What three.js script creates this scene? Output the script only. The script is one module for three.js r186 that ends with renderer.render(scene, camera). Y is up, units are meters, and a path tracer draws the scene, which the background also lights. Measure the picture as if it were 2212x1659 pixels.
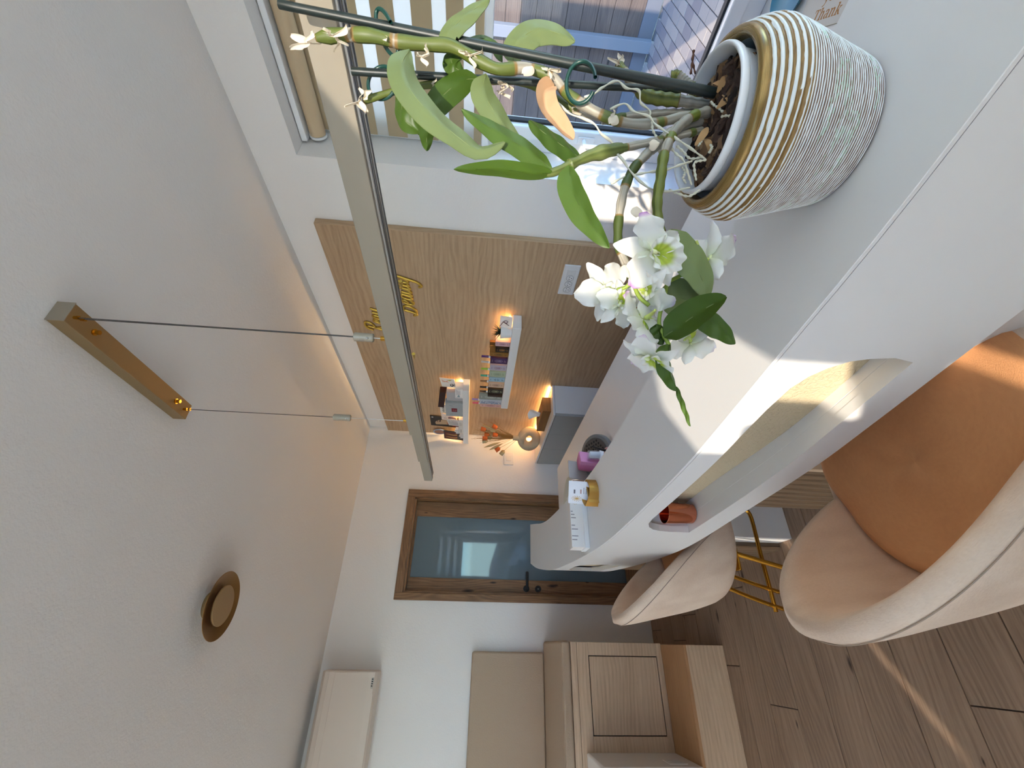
import * as THREE from 'three';
import { Sky } from 'three/addons/objects/Sky.js';
import { RoundedBoxGeometry } from 'three/addons/geometries/RoundedBoxGeometry.js';
import { mergeGeometries, toCreasedNormals } from 'three/addons/utils/BufferGeometryUtils.js';
import { RectAreaLightUniformsLib } from 'three/addons/lights/RectAreaLightUniformsLib.js';

// ---------------------------------------------------------------- camera, sky, sun, exposure
const scene = new THREE.Scene();
const FOCAL = 932.461, CX = 1106, CY = 829.5;             // pixels, in the 2212 x 1659 frame
const camera = new THREE.PerspectiveCamera(2 * Math.atan(CY / FOCAL) * 180 / Math.PI, 2212 / 1659, 0.03, 200);
// the photograph was taken with the phone turned a quarter: picture-left is up
const YAW = 1.02341023, PITCH = -0.0708858739, ROLL = 0.060308954;
const upright = new THREE.Matrix4().makeRotationY(YAW).multiply(new THREE.Matrix4().makeRotationX(PITCH)).multiply(new THREE.Matrix4().makeRotationZ(ROLL));
const eye = new THREE.Vector3(0, 1.503, 0);
{
  const r = new THREE.Vector3(), u = new THREE.Vector3(), b = new THREE.Vector3();
  upright.extractBasis(r, u, b);
  camera.quaternion.setFromRotationMatrix(new THREE.Matrix4().makeBasis(u.clone().negate(), r, b));
  camera.position.copy(eye);
}
const renderer = new THREE.WebGLRenderer({ antialias: true });
renderer.shadowMap.enabled = true;
renderer.toneMapping = THREE.LinearToneMapping;
renderer.toneMappingExposure = 1.5;
RectAreaLightUniformsLib.init();

const SUN_EL = 20 * Math.PI / 180;
const toSun = new THREE.Vector3(0.565 * Math.cos(SUN_EL), Math.sin(SUN_EL), 0.825 * Math.cos(SUN_EL)).normalize();
const sky = new Sky();
sky.scale.setScalar(450);
sky.material.uniforms.turbidity.value = 2;
sky.material.uniforms.rayleigh.value = 0.55;
sky.material.uniforms.mieCoefficient.value = 0.001;
sky.material.uniforms.mieDirectionalG.value = 0.8;
sky.material.uniforms.sunPosition.value.copy(toSun);
sky.name = 'sky';
scene.add(sky);
scene.environmentIntensity = 2.3;
{
  const pm = new THREE.PMREMGenerator(renderer), s2 = new THREE.Scene();
  const k = sky.clone(); s2.add(k);
  scene.environment = pm.fromScene(s2).texture;
}
const sun = new THREE.DirectionalLight(0xfff1dc, 4.7);
sun.name = 'sun';
sun.position.copy(toSun).multiplyScalar(14);
sun.castShadow = true;
sun.shadow.mapSize.set(4096, 4096);
Object.assign(sun.shadow.camera, { left: -8, right: 8, top: 8, bottom: -8, near: 0.5, far: 40 });
scene.add(sun, sun.target);

// ---------------------------------------------------------------- helpers
let seedState = 12345;
const rnd = () => { seedState = (seedState * 1664525 + 1013904223) >>> 0; return seedState / 4294967296; };
const rr = (a, b) => a + (b - a) * rnd();
const V = (x, y, z) => new THREE.Vector3(x, y, z);
const at = (px, py, depth) => V((CY - py) / FOCAL * depth, -(px - CX) / FOCAL * depth, -depth).applyMatrix4(upright).add(eye);   // a point of the plant, measured against the photograph
const usedNames = {};
const numbered = (n) => { const k = usedNames[n] = (usedNames[n] ?? -1) + 1; return k ? n + '_' + String(k).padStart(3, '0') : n; };
function shade(o) { o.castShadow = true; o.receiveShadow = true; return o; }
function tag(o, label, category, group) { Object.assign(o.userData, { label, category }); if (group) o.userData.group = group; return o; }
function thing(name, label, category, pos = [0, 0, 0], turn = 0, group) {
  const o = new THREE.Group(); o.name = numbered(name); o.position.set(...pos); o.rotation.y = turn; scene.add(o);
  return tag(o, label, category, group);
}
function structure(name, label) { const o = new THREE.Group(); o.name = numbered(name); o.userData.kind = 'structure'; if (label) o.userData.label = label; scene.add(o); return o; }
function part(parent, name, geo, mat, pos, rot) {
  const m = shade(new THREE.Mesh(geo, mat)); m.name = parent === scene ? numbered(name) : partName(parent, name);
  if (pos) m.position.set(...pos); if (rot) m.rotation.set(...rot);
  parent.add(m); return m;
}
function partName(parent, n) { const c = parent.userData.pn ??= {}; const k = c[n] = (c[n] ?? -1) + 1; return k ? n + '_' + String(k).padStart(3, '0') : n; }
function single(name, label, category, geo, mat, pos, rot, group) { return tag(part(scene, name, geo, mat, pos, rot), label, category, group); }
function stuff(m) { m.userData.kind = 'stuff'; return m; }

// boxes given by two corners, edges rounded; uv in metres with u along the grain axis
function uvBox(g, grain = 'x') {
  const p = g.attributes.position, n = g.attributes.normal, uv = new Float32Array(p.count * 2), off = rnd() * 3, off2 = rnd() * 3;
  for (let i = 0; i < p.count; i++) {
    const a = [Math.abs(n.getX(i)), Math.abs(n.getY(i)), Math.abs(n.getZ(i))], k = a.indexOf(Math.max(...a));
    const c = { x: p.getX(i), y: p.getY(i), z: p.getZ(i) }, ax = ['x', 'y', 'z'].filter((_, j) => j !== k);
    const ua = ax.includes(grain) ? grain : ax[0], va = ax.find((q) => q !== ua);
    uv[2 * i] = c[ua] + off; uv[2 * i + 1] = c[va] + off2;
  }
  g.setAttribute('uv', new THREE.BufferAttribute(uv, 2));
  return g;
}
function bx(x0, x1, y0, y1, z0, z1, r = 0.002, grain = 'x') {
  const w = Math.abs(x1 - x0), h = Math.abs(y1 - y0), d = Math.abs(z1 - z0), rad = Math.min(r, w / 2.1, h / 2.1, d / 2.1);
  const g = rad > 0 ? new RoundedBoxGeometry(w, h, d, r > 0.006 ? 3 : 1, rad) : new THREE.BoxGeometry(w, h, d);
  g.translate((x0 + x1) / 2, (y0 + y1) / 2, (z0 + z1) / 2);
  return uvBox(g, grain);
}
const strip = (g) => { for (const k of Object.keys(g.attributes)) if (!['position', 'normal', 'uv', 'color'].includes(k)) g.deleteAttribute(k); return g; };
function merge(list) { const all = list.map((g) => strip(g.index ? g.toNonIndexed() : g)); if (!all.every((g) => g.attributes.color)) all.forEach((g) => g.deleteAttribute('color')); return mergeGeometries(all); }
// a sheet of points, optionally closed around, as a smooth surface
function grid(nu, nv, f, { closeU = false, color = null } = {}) {
  const pos = [], col = [], uv = [], idx = [];
  for (let j = 0; j <= nv; j++) for (let i = 0; i <= nu; i++) {
    const p = f(i / nu, j / nv); pos.push(p.x, p.y, p.z); uv.push(i / nu, j / nv);
    if (color) { const c = color(i / nu, j / nv); col.push(c[0], c[1], c[2]); }
  }
  for (let j = 0; j < nv; j++) for (let i = 0; i < nu; i++) { const a = j * (nu + 1) + i, b = a + 1, c = a + nu + 1, d = c + 1; idx.push(a, b, d, a, d, c); }
  const g = new THREE.BufferGeometry();
  g.setAttribute('position', new THREE.Float32BufferAttribute(pos, 3)); g.setAttribute('uv', new THREE.Float32BufferAttribute(uv, 2));
  if (color) g.setAttribute('color', new THREE.Float32BufferAttribute(col, 3));
  g.setIndex(idx); g.computeVertexNormals();
  if (closeU) { const n = g.attributes.normal; for (let j = 0; j <= nv; j++) { const a = j * (nu + 1), b = a + nu; const v = V(n.getX(a) + n.getX(b), n.getY(a) + n.getY(b), n.getZ(a) + n.getZ(b)).normalize(); n.setXYZ(a, v.x, v.y, v.z); n.setXYZ(b, v.x, v.y, v.z); } }
  return g;
}
// tube through points with a radius and a colour that vary along it
function tube(pts, radius, { seg = 40, rad = 10, color = null, ridges = 0, caps = true } = {}) {
  const curve = new THREE.CatmullRomCurve3(pts, false, 'centripetal'), fr = curve.computeFrenetFrames(seg, false), R = typeof radius === 'number' ? () => radius : radius;
  const g = grid(rad, seg + (caps ? 2 : 0), (u, v0) => {
    let k = Math.round(v0 * (seg + (caps ? 2 : 0))), end = 1;
    if (caps) { if (k === 0 || k === seg + 2) end = 0.001; k = Math.min(seg, Math.max(0, k - 1)); }
    const t = k / seg, p = curve.getPointAt(t), a = u * Math.PI * 2, r = R(t) * end * (1 + ridges * Math.cos(a * Math.floor(rad / 2)));
    return p.clone().addScaledVector(fr.normals[k], Math.cos(a) * r).addScaledVector(fr.binormals[k], Math.sin(a) * r);
  }, { closeU: true, color: color ? (u, v) => color(THREE.MathUtils.clamp(caps ? (v * (seg + 2) - 1) / seg : v, 0, 1), u) : null });
  return g;
}
const rod = (a, b, r, rad = 12) => { const d = b.clone().sub(a), g = new THREE.CylinderGeometry(r, r, d.length(), rad); g.applyQuaternion(new THREE.Quaternion().setFromUnitVectors(V(0, 1, 0), d.normalize())); return g.translate((a.x + b.x) / 2, (a.y + b.y) / 2, (a.z + b.z) / 2); };
const lathe = (pts, seg = 48) => new THREE.LatheGeometry(pts.map((p) => new THREE.Vector2(p[0], p[1])), seg);

// ---------------------------------------------------------------- textures
const hash = (x, y, s) => { let h = (x * 374761393 + y * 668265263 + s * 982451653) | 0; h = Math.imul(h ^ (h >>> 13), 1274126177); return ((h ^ (h >>> 16)) >>> 0) / 4294967296; };
function vnoise(x, y, s, px = 1e9, py = 1e9) {
  const ix = Math.floor(x), iy = Math.floor(y), fx = x - ix, fy = y - iy, u = fx * fx * (3 - 2 * fx), v = fy * fy * (3 - 2 * fy), m = (a, b) => ((a % b) + b) % b;
  const h = (i, j) => hash(m(ix + i, px), m(iy + j, py), s);
  return (h(0, 0) * (1 - u) + h(1, 0) * u) * (1 - v) + (h(0, 1) * (1 - u) + h(1, 1) * u) * v;
}
function dataTex(w, h, f, { srgb = true, rx = 1, ry = 1 } = {}) {
  const d = new Uint8Array(w * h * 4);
  for (let y = 0; y < h; y++) for (let x = 0; x < w; x++) { const c = f(x / w, y / h), i = (y * w + x) * 4; d[i] = c[0]; d[i + 1] = c[1]; d[i + 2] = c[2]; d[i + 3] = 255; }
  const t = new THREE.DataTexture(d, w, h, THREE.RGBAFormat);
  t.magFilter = THREE.LinearFilter; t.minFilter = THREE.LinearMipmapLinearFilter; t.generateMipmaps = true; t.wrapS = t.wrapT = THREE.RepeatWrapping; t.repeat.set(rx, ry);
  if (srgb) t.colorSpace = THREE.SRGBColorSpace; t.needsUpdate = true;
  return t;
}
const mix = (a, b, t) => [a[0] + (b[0] - a[0]) * t, a[1] + (b[1] - a[1]) * t, a[2] + (b[2] - a[2]) * t];
const cl01 = (t) => Math.min(1, Math.max(0, t));
// wood: u runs along the grain, one repeat covers lenU x lenV metres
function woodTex(light, mid, dark, seed, { lenU = 1.6, lenV = 0.8, streak = 1, cathedral = 0.5, knots = 0, w = 1024, h = 512 } = {}) {
  const kn = []; for (let i = 0; i < knots; i++) kn.push([hash(i, 1, seed), hash(i, 2, seed), 0.004 + 0.012 * hash(i, 3, seed)]);
  return dataTex(w, h, (u, v) => {
    const warp = (vnoise(u * 4, v * 6, seed, 4, 6) - 0.5) * 0.05 + (vnoise(u * 12, v * 14, seed + 9, 12, 14) - 0.5) * 0.012;
    const vv = v + warp;
    const broad = vnoise(u * 2, vv * 9, seed + 1, 2, 9), ring = 0.5 + 0.5 * Math.sin((vv * 26 + vnoise(u * 3, vv * 5, seed + 2, 3, 5) * 6 * cathedral) * 6.283);
    const fine = vnoise(u * 16, vv * 150, seed + 3, 16, 150), pore = vnoise(u * 40, vv * 320, seed + 4, 40, 320);
    let t = 0.25 * broad + 0.22 * ring + 0.38 * fine + 0.15 * pore;
    let c = t < 0.5 ? mix(dark, mid, t * 2) : mix(mid, light, (t - 0.5) * 2);
    if (pore > 0.8) c = mix(c, dark, (pore - 0.8) * 2.2 * streak);
    for (const k of kn) { const dx = (u - k[0]) * lenU, dy = (v - k[1]) * lenV * 1.8, d = Math.hypot(dx * 0.55, dy); if (d < k[2] * 3) c = mix(c, [dark[0] * 0.45, dark[1] * 0.4, dark[2] * 0.38], cl01(1.15 - d / k[2] * 0.55)); }
    return c;
  }, { rx: 1 / lenU, ry: 1 / lenV });
}
const T = {
  oak: woodTex([200, 171, 138], [183, 154, 122], [157, 129, 99], 11, { lenU: 1.5, lenV: 0.75 }),
  bench: woodTex([226, 202, 174], [208, 182, 154], [182, 155, 129], 21, { lenU: 1.4, lenV: 0.6, cathedral: 0.3 }),
  rustic: woodTex([164, 128, 92], [138, 103, 70], [92, 65, 42], 31, { lenU: 1.6, lenV: 0.5, cathedral: 1.1, knots: 7 }),
  plank: [41, 42, 43].map((s) => woodTex([172, 146, 125], [150, 125, 105], [118, 96, 79], s, { lenU: 1.3, lenV: 0.65, knots: 9, cathedral: 0.8 })),
  slat: woodTex([150, 124, 98], [130, 106, 82], [98, 78, 58], 51, { lenU: 1.2, lenV: 0.4 }),
  fence: [61, 62].map((s) => woodTex([126, 108, 96], [104, 88, 79], [72, 60, 55], s, { lenU: 1.8, lenV: 0.5, knots: 5, cathedral: 0.9 })),
  // plaster and leather relief, velvet and boucle, metal brushing
  plaster: dataTex(512, 512, (u, v) => { const n = 0.5 * vnoise(u * 60, v * 60, 71, 60, 60) + 0.5 * vnoise(u * 170, v * 170, 72, 170, 170); return [n * 255, n * 255, n * 255]; }, { srgb: false, rx: 2, ry: 2 }),
  leather: dataTex(512, 512, (u, v) => { const a = Math.abs(vnoise(u * 22, v * 22, 81, 22, 22) - 0.5) * 2, b = Math.abs(vnoise(u * 48, v * 48, 82, 48, 48) - 0.5) * 2, n = cl01(0.6 * Math.min(1, a * 3) + 0.4 * Math.min(1, b * 2.4)); return [n * 255, n * 255, n * 255]; }, { srgb: false, rx: 6, ry: 6 }),
  weave: dataTex(256, 256, (u, v) => { const n = 0.5 * vnoise(u * 90, v * 90, 91, 90, 90) + 0.5 * vnoise(u * 128, v * 128, 92, 128, 128); return [n * 255, n * 255, n * 255]; }, { srgb: false, rx: 8, ry: 8 }),
  velvet: dataTex(512, 512, (u, v) => { const n = cl01(0.5 + (vnoise(u * 5, v * 5, 95, 5, 5) - 0.5) * 0.5 + (vnoise(u * 13, v * 9, 96, 13, 9) - 0.5) * 0.45 + (vnoise(u * 120, v * 120, 97, 120, 120) - 0.5) * 0.2); return mix([214, 194, 176], [238, 224, 208], n); }, { rx: 1, ry: 1 }),
  brushed: dataTex(512, 256, (u, v) => { const n = 0.6 * vnoise(u * 8, v * 220, 101, 8, 220) + 0.4 * vnoise(u * 3, v * 60, 102, 3, 60); return [140 + n * 70, 140 + n * 70, 140 + n * 70]; }, { srgb: false, rx: 2, ry: 4 }),
};
function canvasTex(w, h, draw) {
  const c = document.createElement('canvas'); c.width = w; c.height = h; const g = c.getContext('2d'); draw(g, w, h);
  const t = new THREE.CanvasTexture(c); t.colorSpace = THREE.SRGBColorSpace; t.anisotropy = 4; return t;
}

// ---------------------------------------------------------------- materials
const std = (color, roughness = 0.6, o = {}) => new THREE.MeshStandardMaterial({ color, roughness, ...o });
const M = {
  wall: std(0xedeae7, 0.92, { bumpMap: T.plaster, bumpScale: 0.0006 }),
  ceiling: std(0xe8e6e3, 0.95, { bumpMap: T.plaster, bumpScale: 0.0006 }),
  oak: std(0xffffff, 0.55, { map: T.oak }), bench: std(0xffffff, 0.6, { map: T.bench }), rustic: std(0xffffff, 0.55, { map: T.rustic }),
  planks: T.plank.map((t) => std(0xffffff, 0.5, { map: t })), grout: std(0x4b4039, 0.9),
  slat: std(0xffffff, 0.55, { map: T.slat }), slatDark: std(0x6b5846, 0.7),
  white: std(0xe4e4e4, 0.35), whiteGloss: new THREE.MeshPhysicalMaterial({ color: 0xeeeeee, roughness: 0.25, clearcoat: 0.5, clearcoatRoughness: 0.15 }),
  whiteMatt: std(0xe2e1df, 0.7), grey: std(0xa9acae, 0.5), upvc: std(0xeef0f2, 0.3),
  leather: std(0xc4b496, 0.6, { bumpMap: T.leather, bumpScale: 0.0012 }),
  cushion: std(0xb5a08a, 0.8, { bumpMap: T.leather, bumpScale: 0.0008 }),
  velvet: new THREE.MeshPhysicalMaterial({ color: 0xffffff, map: T.velvet, roughness: 0.9, sheen: 0.5, sheenRoughness: 0.5, sheenColor: new THREE.Color(0xe8d8c8), bumpMap: T.weave, bumpScale: 0.0004 }),
  seam: std(0xa59484, 0.9),
  gold: std(0xd9a441, 0.16, { metalness: 1 }), brass: std(0x9c8560, 0.5, { metalness: 0.75 }), champagne: std(0xa79e8e, 0.5, { metalness: 0.6 }),
  copper: std(0xd88a6c, 0.12, { metalness: 1 }), steel: std(0xc4c4c0, 0.3, { metalness: 1 }), alu: std(0xb8b8b6, 0.35, { metalness: 0.9 }), groove: std(0x4a4846, 0.6),
  signGold: std(0xc8a84a, 0.32, { metalness: 0.75 }),
  black: std(0x101010, 0.45), rubber: std(0x24242a, 0.7), darkGreen: std(0x10201c, 0.55),
  pane: new THREE.MeshPhysicalMaterial({ color: 0xffffff, roughness: 0.02, transmission: 1, thickness: 0, ior: 1.5 }),
  doorGlass: new THREE.MeshPhysicalMaterial({ color: new THREE.Color(0.10, 0.155, 0.19), roughness: 0.5, clearcoat: 1, clearcoatRoughness: 0.03 }),
  opaqueBand: new THREE.MeshPhysicalMaterial({ color: 0xc9b796, roughness: 0.95, transmission: 0.35, thickness: 0 }),
  sheerBand: new THREE.MeshPhysicalMaterial({ color: 0xf4f2ee, roughness: 0.9, transmission: 0.75, thickness: 0 }),
  rollerWood: std(0xcdb694, 0.75),
  screen: new THREE.MeshPhysicalMaterial({ color: 0xfcf3e6, roughness: 1, transmission: 0.95, thickness: 0 }),  // translucent fabric of the added fill blinds
};

// ================================================================ THE ROOM
const XL = -3.925, XR = 0.5, ZR = -1.817, ZB = 4.0, YC = 2.556, XO = 0.6;
function wallShape(a0, a1, b0, b1, holes, depth) {
  const s = new THREE.Shape([[a0, b0], [a1, b0], [a1, b1], [a0, b1]].map((p) => new THREE.Vector2(...p)));
  for (const [c0, c1, d0, d1, step] of holes) s.holes.push(new THREE.Path([[c0, d0], [c0, d1], [c1, d1], ...(step ? [[c1, step[1]], [step[0], step[1]], [step[0], d0]] : [[c1, d0]])].map((p) => new THREE.Vector2(...p))));
  return new THREE.ExtrudeGeometry(s, { depth, bevelEnabled: false });
}
const swapXZ = new THREE.Matrix4().set(0, 0, -1, 0, 0, 1, 0, 0, 1, 0, 0, 0, 0, 0, 0, 1);     // local x -> world z, local z -> world -x
function wallThing(name, geo, mat) { const m = part(scene, name, geo, mat); m.userData.kind = 'structure'; return m; }
wallThing('wall_left', wallShape(-2.15, ZB + 0.25, -0.05, YC + 0.2, [[-1.137, -0.358, -0.04, 2.032]], 0.22).applyMatrix4(swapXZ).translate(XL, 0, 0), M.wall);
wallThing('wall_right', wallShape(XL - 0.22, XO, -0.05, YC + 0.2, [[-1.175, 0.25, 0.55, 2.365]], 0.333).translate(0, 0, -2.15), M.wall);
const sunHoles = [[0.36, 1.045, 1.87, 2.34], [1.06, 1.6, 1.58, 2.01, [1.4, 1.8]], [1.03, 1.235, 1.22, 1.52]], fillShopHole = [1.75, 3.9, 0.2, 2.42], fillSideHole = [-0.88, 0.1, 1.0, 2.3];  // unseen openings placed for the sun patches, plus added openings for fill light
wallThing('wall_near', wallShape(ZR, ZB, -0.05, YC + 0.2, [[-1.72, -1.02, 0.95, 2.28], ...sunHoles, fillShopHole, fillSideHole], XO - XR).applyMatrix4(swapXZ).translate(XO, 0, 0), M.wall);
wallThing('wall_back', wallShape(XL - 0.22, XO, -0.05, YC + 0.2, [[-3.6, 0.2, 0.2, 2.42]], 0.25).translate(0, 0, ZB), M.wall);  // wide opening added to hold the backlit fill blinds
wallThing('ceiling', bx(XL - 0.22, XO, YC, YC + 0.2, -2.15, ZB + 0.25, 0), M.ceiling);

// floor: oak-look planks laid towards the window wall
{
  const floor = structure('floor');
  part(floor, 'subfloor', bx(XL - 0.22, XO, -0.06, -0.004, -2.15, ZB + 0.25, 0), M.grout);
  const W = 0.2065, L = 1.24, variants = [];
  for (let i = 0; i < 6; i++) variants.push(bx(-W / 2 + 0.0019, W / 2 - 0.0019, -0.006, 0, -L / 2 + 0.0019, L / 2 - 0.0019, 0.001, 'z'));
  const joint = { 1: 0.225, '-1': 0.075, 2: 0.73, 0: -0.3, '-2': 0.55, 3: -0.16, '-3': -0.2, 4: 0.38 };
  for (let k = -6; k <= 15; k++) {
    const x0 = -2.7 + k * W, xa = Math.max(XL, x0), xb = Math.min(XR, x0 + W); if (xb - xa < 0.01) continue;
    const j0 = joint[k] ?? rr(-0.6, 0.6);
    for (let z = j0 - 3 * L; z < ZB; z += L) {
      const za = Math.max(ZR, z), zb = Math.min(ZB, z + L); if (zb - za < 0.01) continue;
      const whole = xb - xa > W - 0.002 && zb - za > L - 0.002, mat = M.planks[Math.floor(rnd() * 3)];
      if (whole) part(floor, 'plank', variants[Math.floor(rnd() * 6)], mat, [x0 + W / 2, 0, z + L / 2]);
      else part(floor, 'plank', bx(xa + 0.0019, xb - 0.0019, -0.006, 0, za + 0.0019, zb - 0.0019, 0.001, 'z'), mat);
    }
  }
}

// door in the left wall
{
  const d = structure('door_1');
  const X = XL;
  part(d, 'casing', bx(X, X + 0.02, 0, 2.0985, -1.2035, -1.137, 0.003, 'y'), M.rustic);
  part(d, 'casing', bx(X, X + 0.02, 0, 2.0985, -0.358, -0.304, 0.003, 'y'), M.rustic);
  part(d, 'casing', bx(X, X + 0.0195, 2.034, 2.0985, -1.137, -0.358, 0.003, 'z'), M.rustic);
  part(d, 'lining', bx(X - 0.2, X + 0.004, 0, 2.033, -1.137, -1.122, 0.002, 'y'), M.rustic);
  part(d, 'lining', bx(X - 0.2, X + 0.004, 0, 2.033, -0.373, -0.358, 0.002, 'y'), M.rustic);
  part(d, 'lining', bx(X - 0.2, X + 0.004, 2.018, 2.033, -1.122, -0.373, 0.002, 'z'), M.rustic);
  part(d, 'stop', bx(X - 0.16, X - 0.1, 0, 2.018, -1.122, -1.108, 0.002, 'y'), M.rustic);
  const xf = X - 0.065;                                            // front of the leaf
  part(d, 'stile', bx(xf - 0.04, xf, 0.01, 2.016, -1.119, -0.988, 0.002, 'y'), M.rustic);
  const st = part(d, 'stile', bx(xf - 0.04, xf, 0.01, 2.016, -0.483, -0.375, 0.002, 'y'), M.rustic);
  part(d, 'rail', bx(xf - 0.04, xf, 2.003, 2.016, -0.988, -0.483, 0.001, 'z'), M.rustic);
  part(d, 'rail', bx(xf - 0.04, xf, 0.01, 0.14, -0.988, -0.483, 0.002, 'z'), M.rustic);
  part(d, 'pane', bx(xf - 0.026, xf - 0.012, 0.14, 2.003, -0.99, -0.481, 0.001), M.doorGlass);
  const disc = (y, r) => new THREE.CylinderGeometry(r, r, 0.008, 28).rotateZ(Math.PI / 2).translate(xf + 0.004, y, -0.417);
  const h = part(d, 'handle', merge([disc(1.021, 0.026), rod(V(xf + 0.006, 1.021, -0.417), V(xf + 0.05, 1.021, -0.417), 0.01), bx(xf + 0.038, xf + 0.056, 1.008, 1.029, -0.545, -0.405, 0.006)]), M.black);
  const ro = part(d, 'keyhole_rose', disc(0.92, 0.026), M.black);
  part(ro, 'keyhole', bx(xf + 0.0075, xf + 0.009, 0.914, 0.926, -0.4195, -0.4145, 0), M.steel);
}

// window in the right wall with its frame
{
  const w = structure('window_1');
  const z0 = -2.1, z1 = -2.02;
  for (const [n, a, b, c, d] of [['frame', -1.175, -1.11, 0.55, 2.365], ['frame', 0.185, 0.25, 0.55, 2.365], ['frame', -1.11, 0.185, 2.3, 2.365], ['frame', -1.11, 0.185, 0.55, 0.62]]) part(w, n, bx(a, b, c, d, z0, z1, 0.006), M.upvc);
  for (const [a, b, c, d] of [[-1.112, -1.052, 0.62, 2.3], [0.127, 0.187, 0.62, 2.3], [-1.052, 0.127, 2.24, 2.3], [-1.052, 0.127, 0.62, 0.68]]) part(w, 'sash', bx(a, b, c, d, -2.09, -2.0, 0.008), M.upvc);
  for (const [a, b, c, d] of [[-1.052, -1.042, 0.68, 2.24], [0.117, 0.127, 0.68, 2.24], [-1.042, 0.117, 2.23, 2.24], [-1.042, 0.117, 0.68, 0.69]]) part(w, 'gasket', bx(a, b, c, d, -2.06, -2.03, 0.001), M.rubber);
  part(w, 'pane', new THREE.PlaneGeometry(1.17, 1.56).translate(-0.4625, 1.46, -2.045), M.pane);
  part(w, 'sill', bx(-1.175, 0.25, 0.53, 0.552, -2.02, -1.817, 0.004), M.whiteMatt);
  const h = part(w, 'window_handle', merge([bx(-1.1, -1.07, 1.05, 1.13, -2.0, -1.992, 0.004), rod(V(-1.085, 1.1, -1.995), V(-1.085, 1.1, -1.95), 0.009), bx(-1.094, -1.076, 0.985, 1.11, -1.958, -1.942, 0.006)]), M.upvc);
  const v = structure('window_2');
  for (const [a, b, c, d] of [[-1.72, -1.66, 0.95, 2.28], [-1.08, -1.02, 0.95, 2.28], [-1.66, -1.08, 2.22, 2.28], [-1.66, -1.08, 0.95, 1.01]]) part(v, 'frame', bx(0.53, 0.58, c, d, a, b, 0.006), M.upvc);
  part(v, 'pane', new THREE.PlaneGeometry(0.58, 1.21).rotateY(-Math.PI / 2).translate(0.555, 1.615, -1.37), M.pane);
  // unseen openings placed to cast the sun patches; then added blind-covered fill windows
  const f = structure('unseen_window_3');
  for (const [z0, z1, y0, y1, step] of sunHoles) {
    if (step) { part(f, 'frame', bx(0.54, 0.57, step[1], step[1] + 0.02, step[0], z1, 0.003), M.upvc); continue; }
    for (const [a, b, c, d] of [[z0, z0 + 0.02, y0, y1], [z1 - 0.02, z1, y0, y1], [z0, z1, y0, y0 + 0.02], [z0, z1, y1 - 0.02, y1]]) part(f, 'frame', bx(0.54, 0.57, c, d, a, b, 0.003), M.upvc);
    part(f, 'pane', new THREE.PlaneGeometry(z1 - z0, y1 - y0).rotateY(-Math.PI / 2).translate(0.555, (y0 + y1) / 2, (z0 + z1) / 2), M.pane);
  }
  const s = structure('added_window_4');  // added glazing behind the camera, its sunlit blinds give fill light
  for (let i = 0; i < 4; i++) {
    const a = -3.6 + i * 0.95, b = a + 0.95;
    for (const [x0, x1, y0, y1] of [[a, a + 0.05, 0.2, 2.42], [b - 0.05, b, 0.2, 2.42], [a, b, 0.2, 0.26], [a, b, 2.36, 2.42]]) part(s, 'frame', bx(x0, x1, y0, y1, ZB + 0.1, ZB + 0.16, 0.004), M.upvc);
    part(s, 'pane', new THREE.PlaneGeometry(0.85, 2.1).translate((a + b) / 2, 1.31, ZB + 0.13), M.pane);
    part(s, 'fill_blind_fabric', bx(a + 0.005, b - 0.005, 0.2, 2.42, ZB + 0.03, ZB + 0.031, 0), M.screen);
  }
  const q = structure('added_window_5');  // added windows out of view, blinds fill the room and brighten the stools
  // two of the added blinds leave a gap shaped for the floor sun strip
  for (const [a, b, y0, y1] of [[1.75, 2.5, 0.2, 2.42], [2.5, 3.275, 0.2, 2.42], [3.315, 3.9, 0.2, 2.42], [-0.88, -0.39, 1, 2.3], [-0.39, 0.1, 1, 2.3]]) {
    const c = b === 3.275 ? 3.2 : b, d = a === 3.315 ? 3.44 : a;
    for (const [z0, z1, q0, q1] of [[d, d + 0.03, y0, y1], [c - 0.03, c, y0, y1], [d, c, y0, y0 + 0.05], [d, c, y1 - 0.05, y1]]) part(q, 'frame', bx(0.57, 0.595, q0, q1, z0, z1, 0.003), M.upvc);
    part(q, 'pane', new THREE.PlaneGeometry(b - a - 0.06, y1 - y0 - 0.1).rotateY(-Math.PI / 2).translate(0.585, (y0 + y1) / 2, (a + b) / 2), M.pane);
    part(q, 'fill_blind_fabric', bx(0.53, 0.531, y0, y1, a + 0.001, b - 0.001, 0), M.screen);
  }
  part(q, 'fill_blind_fabric', bx(0.532, 0.533, 0.2, 1.34, 3.26, 3.33, 0), M.screen);  // covers the lower gap so the floor sun strip stays short
}

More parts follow.
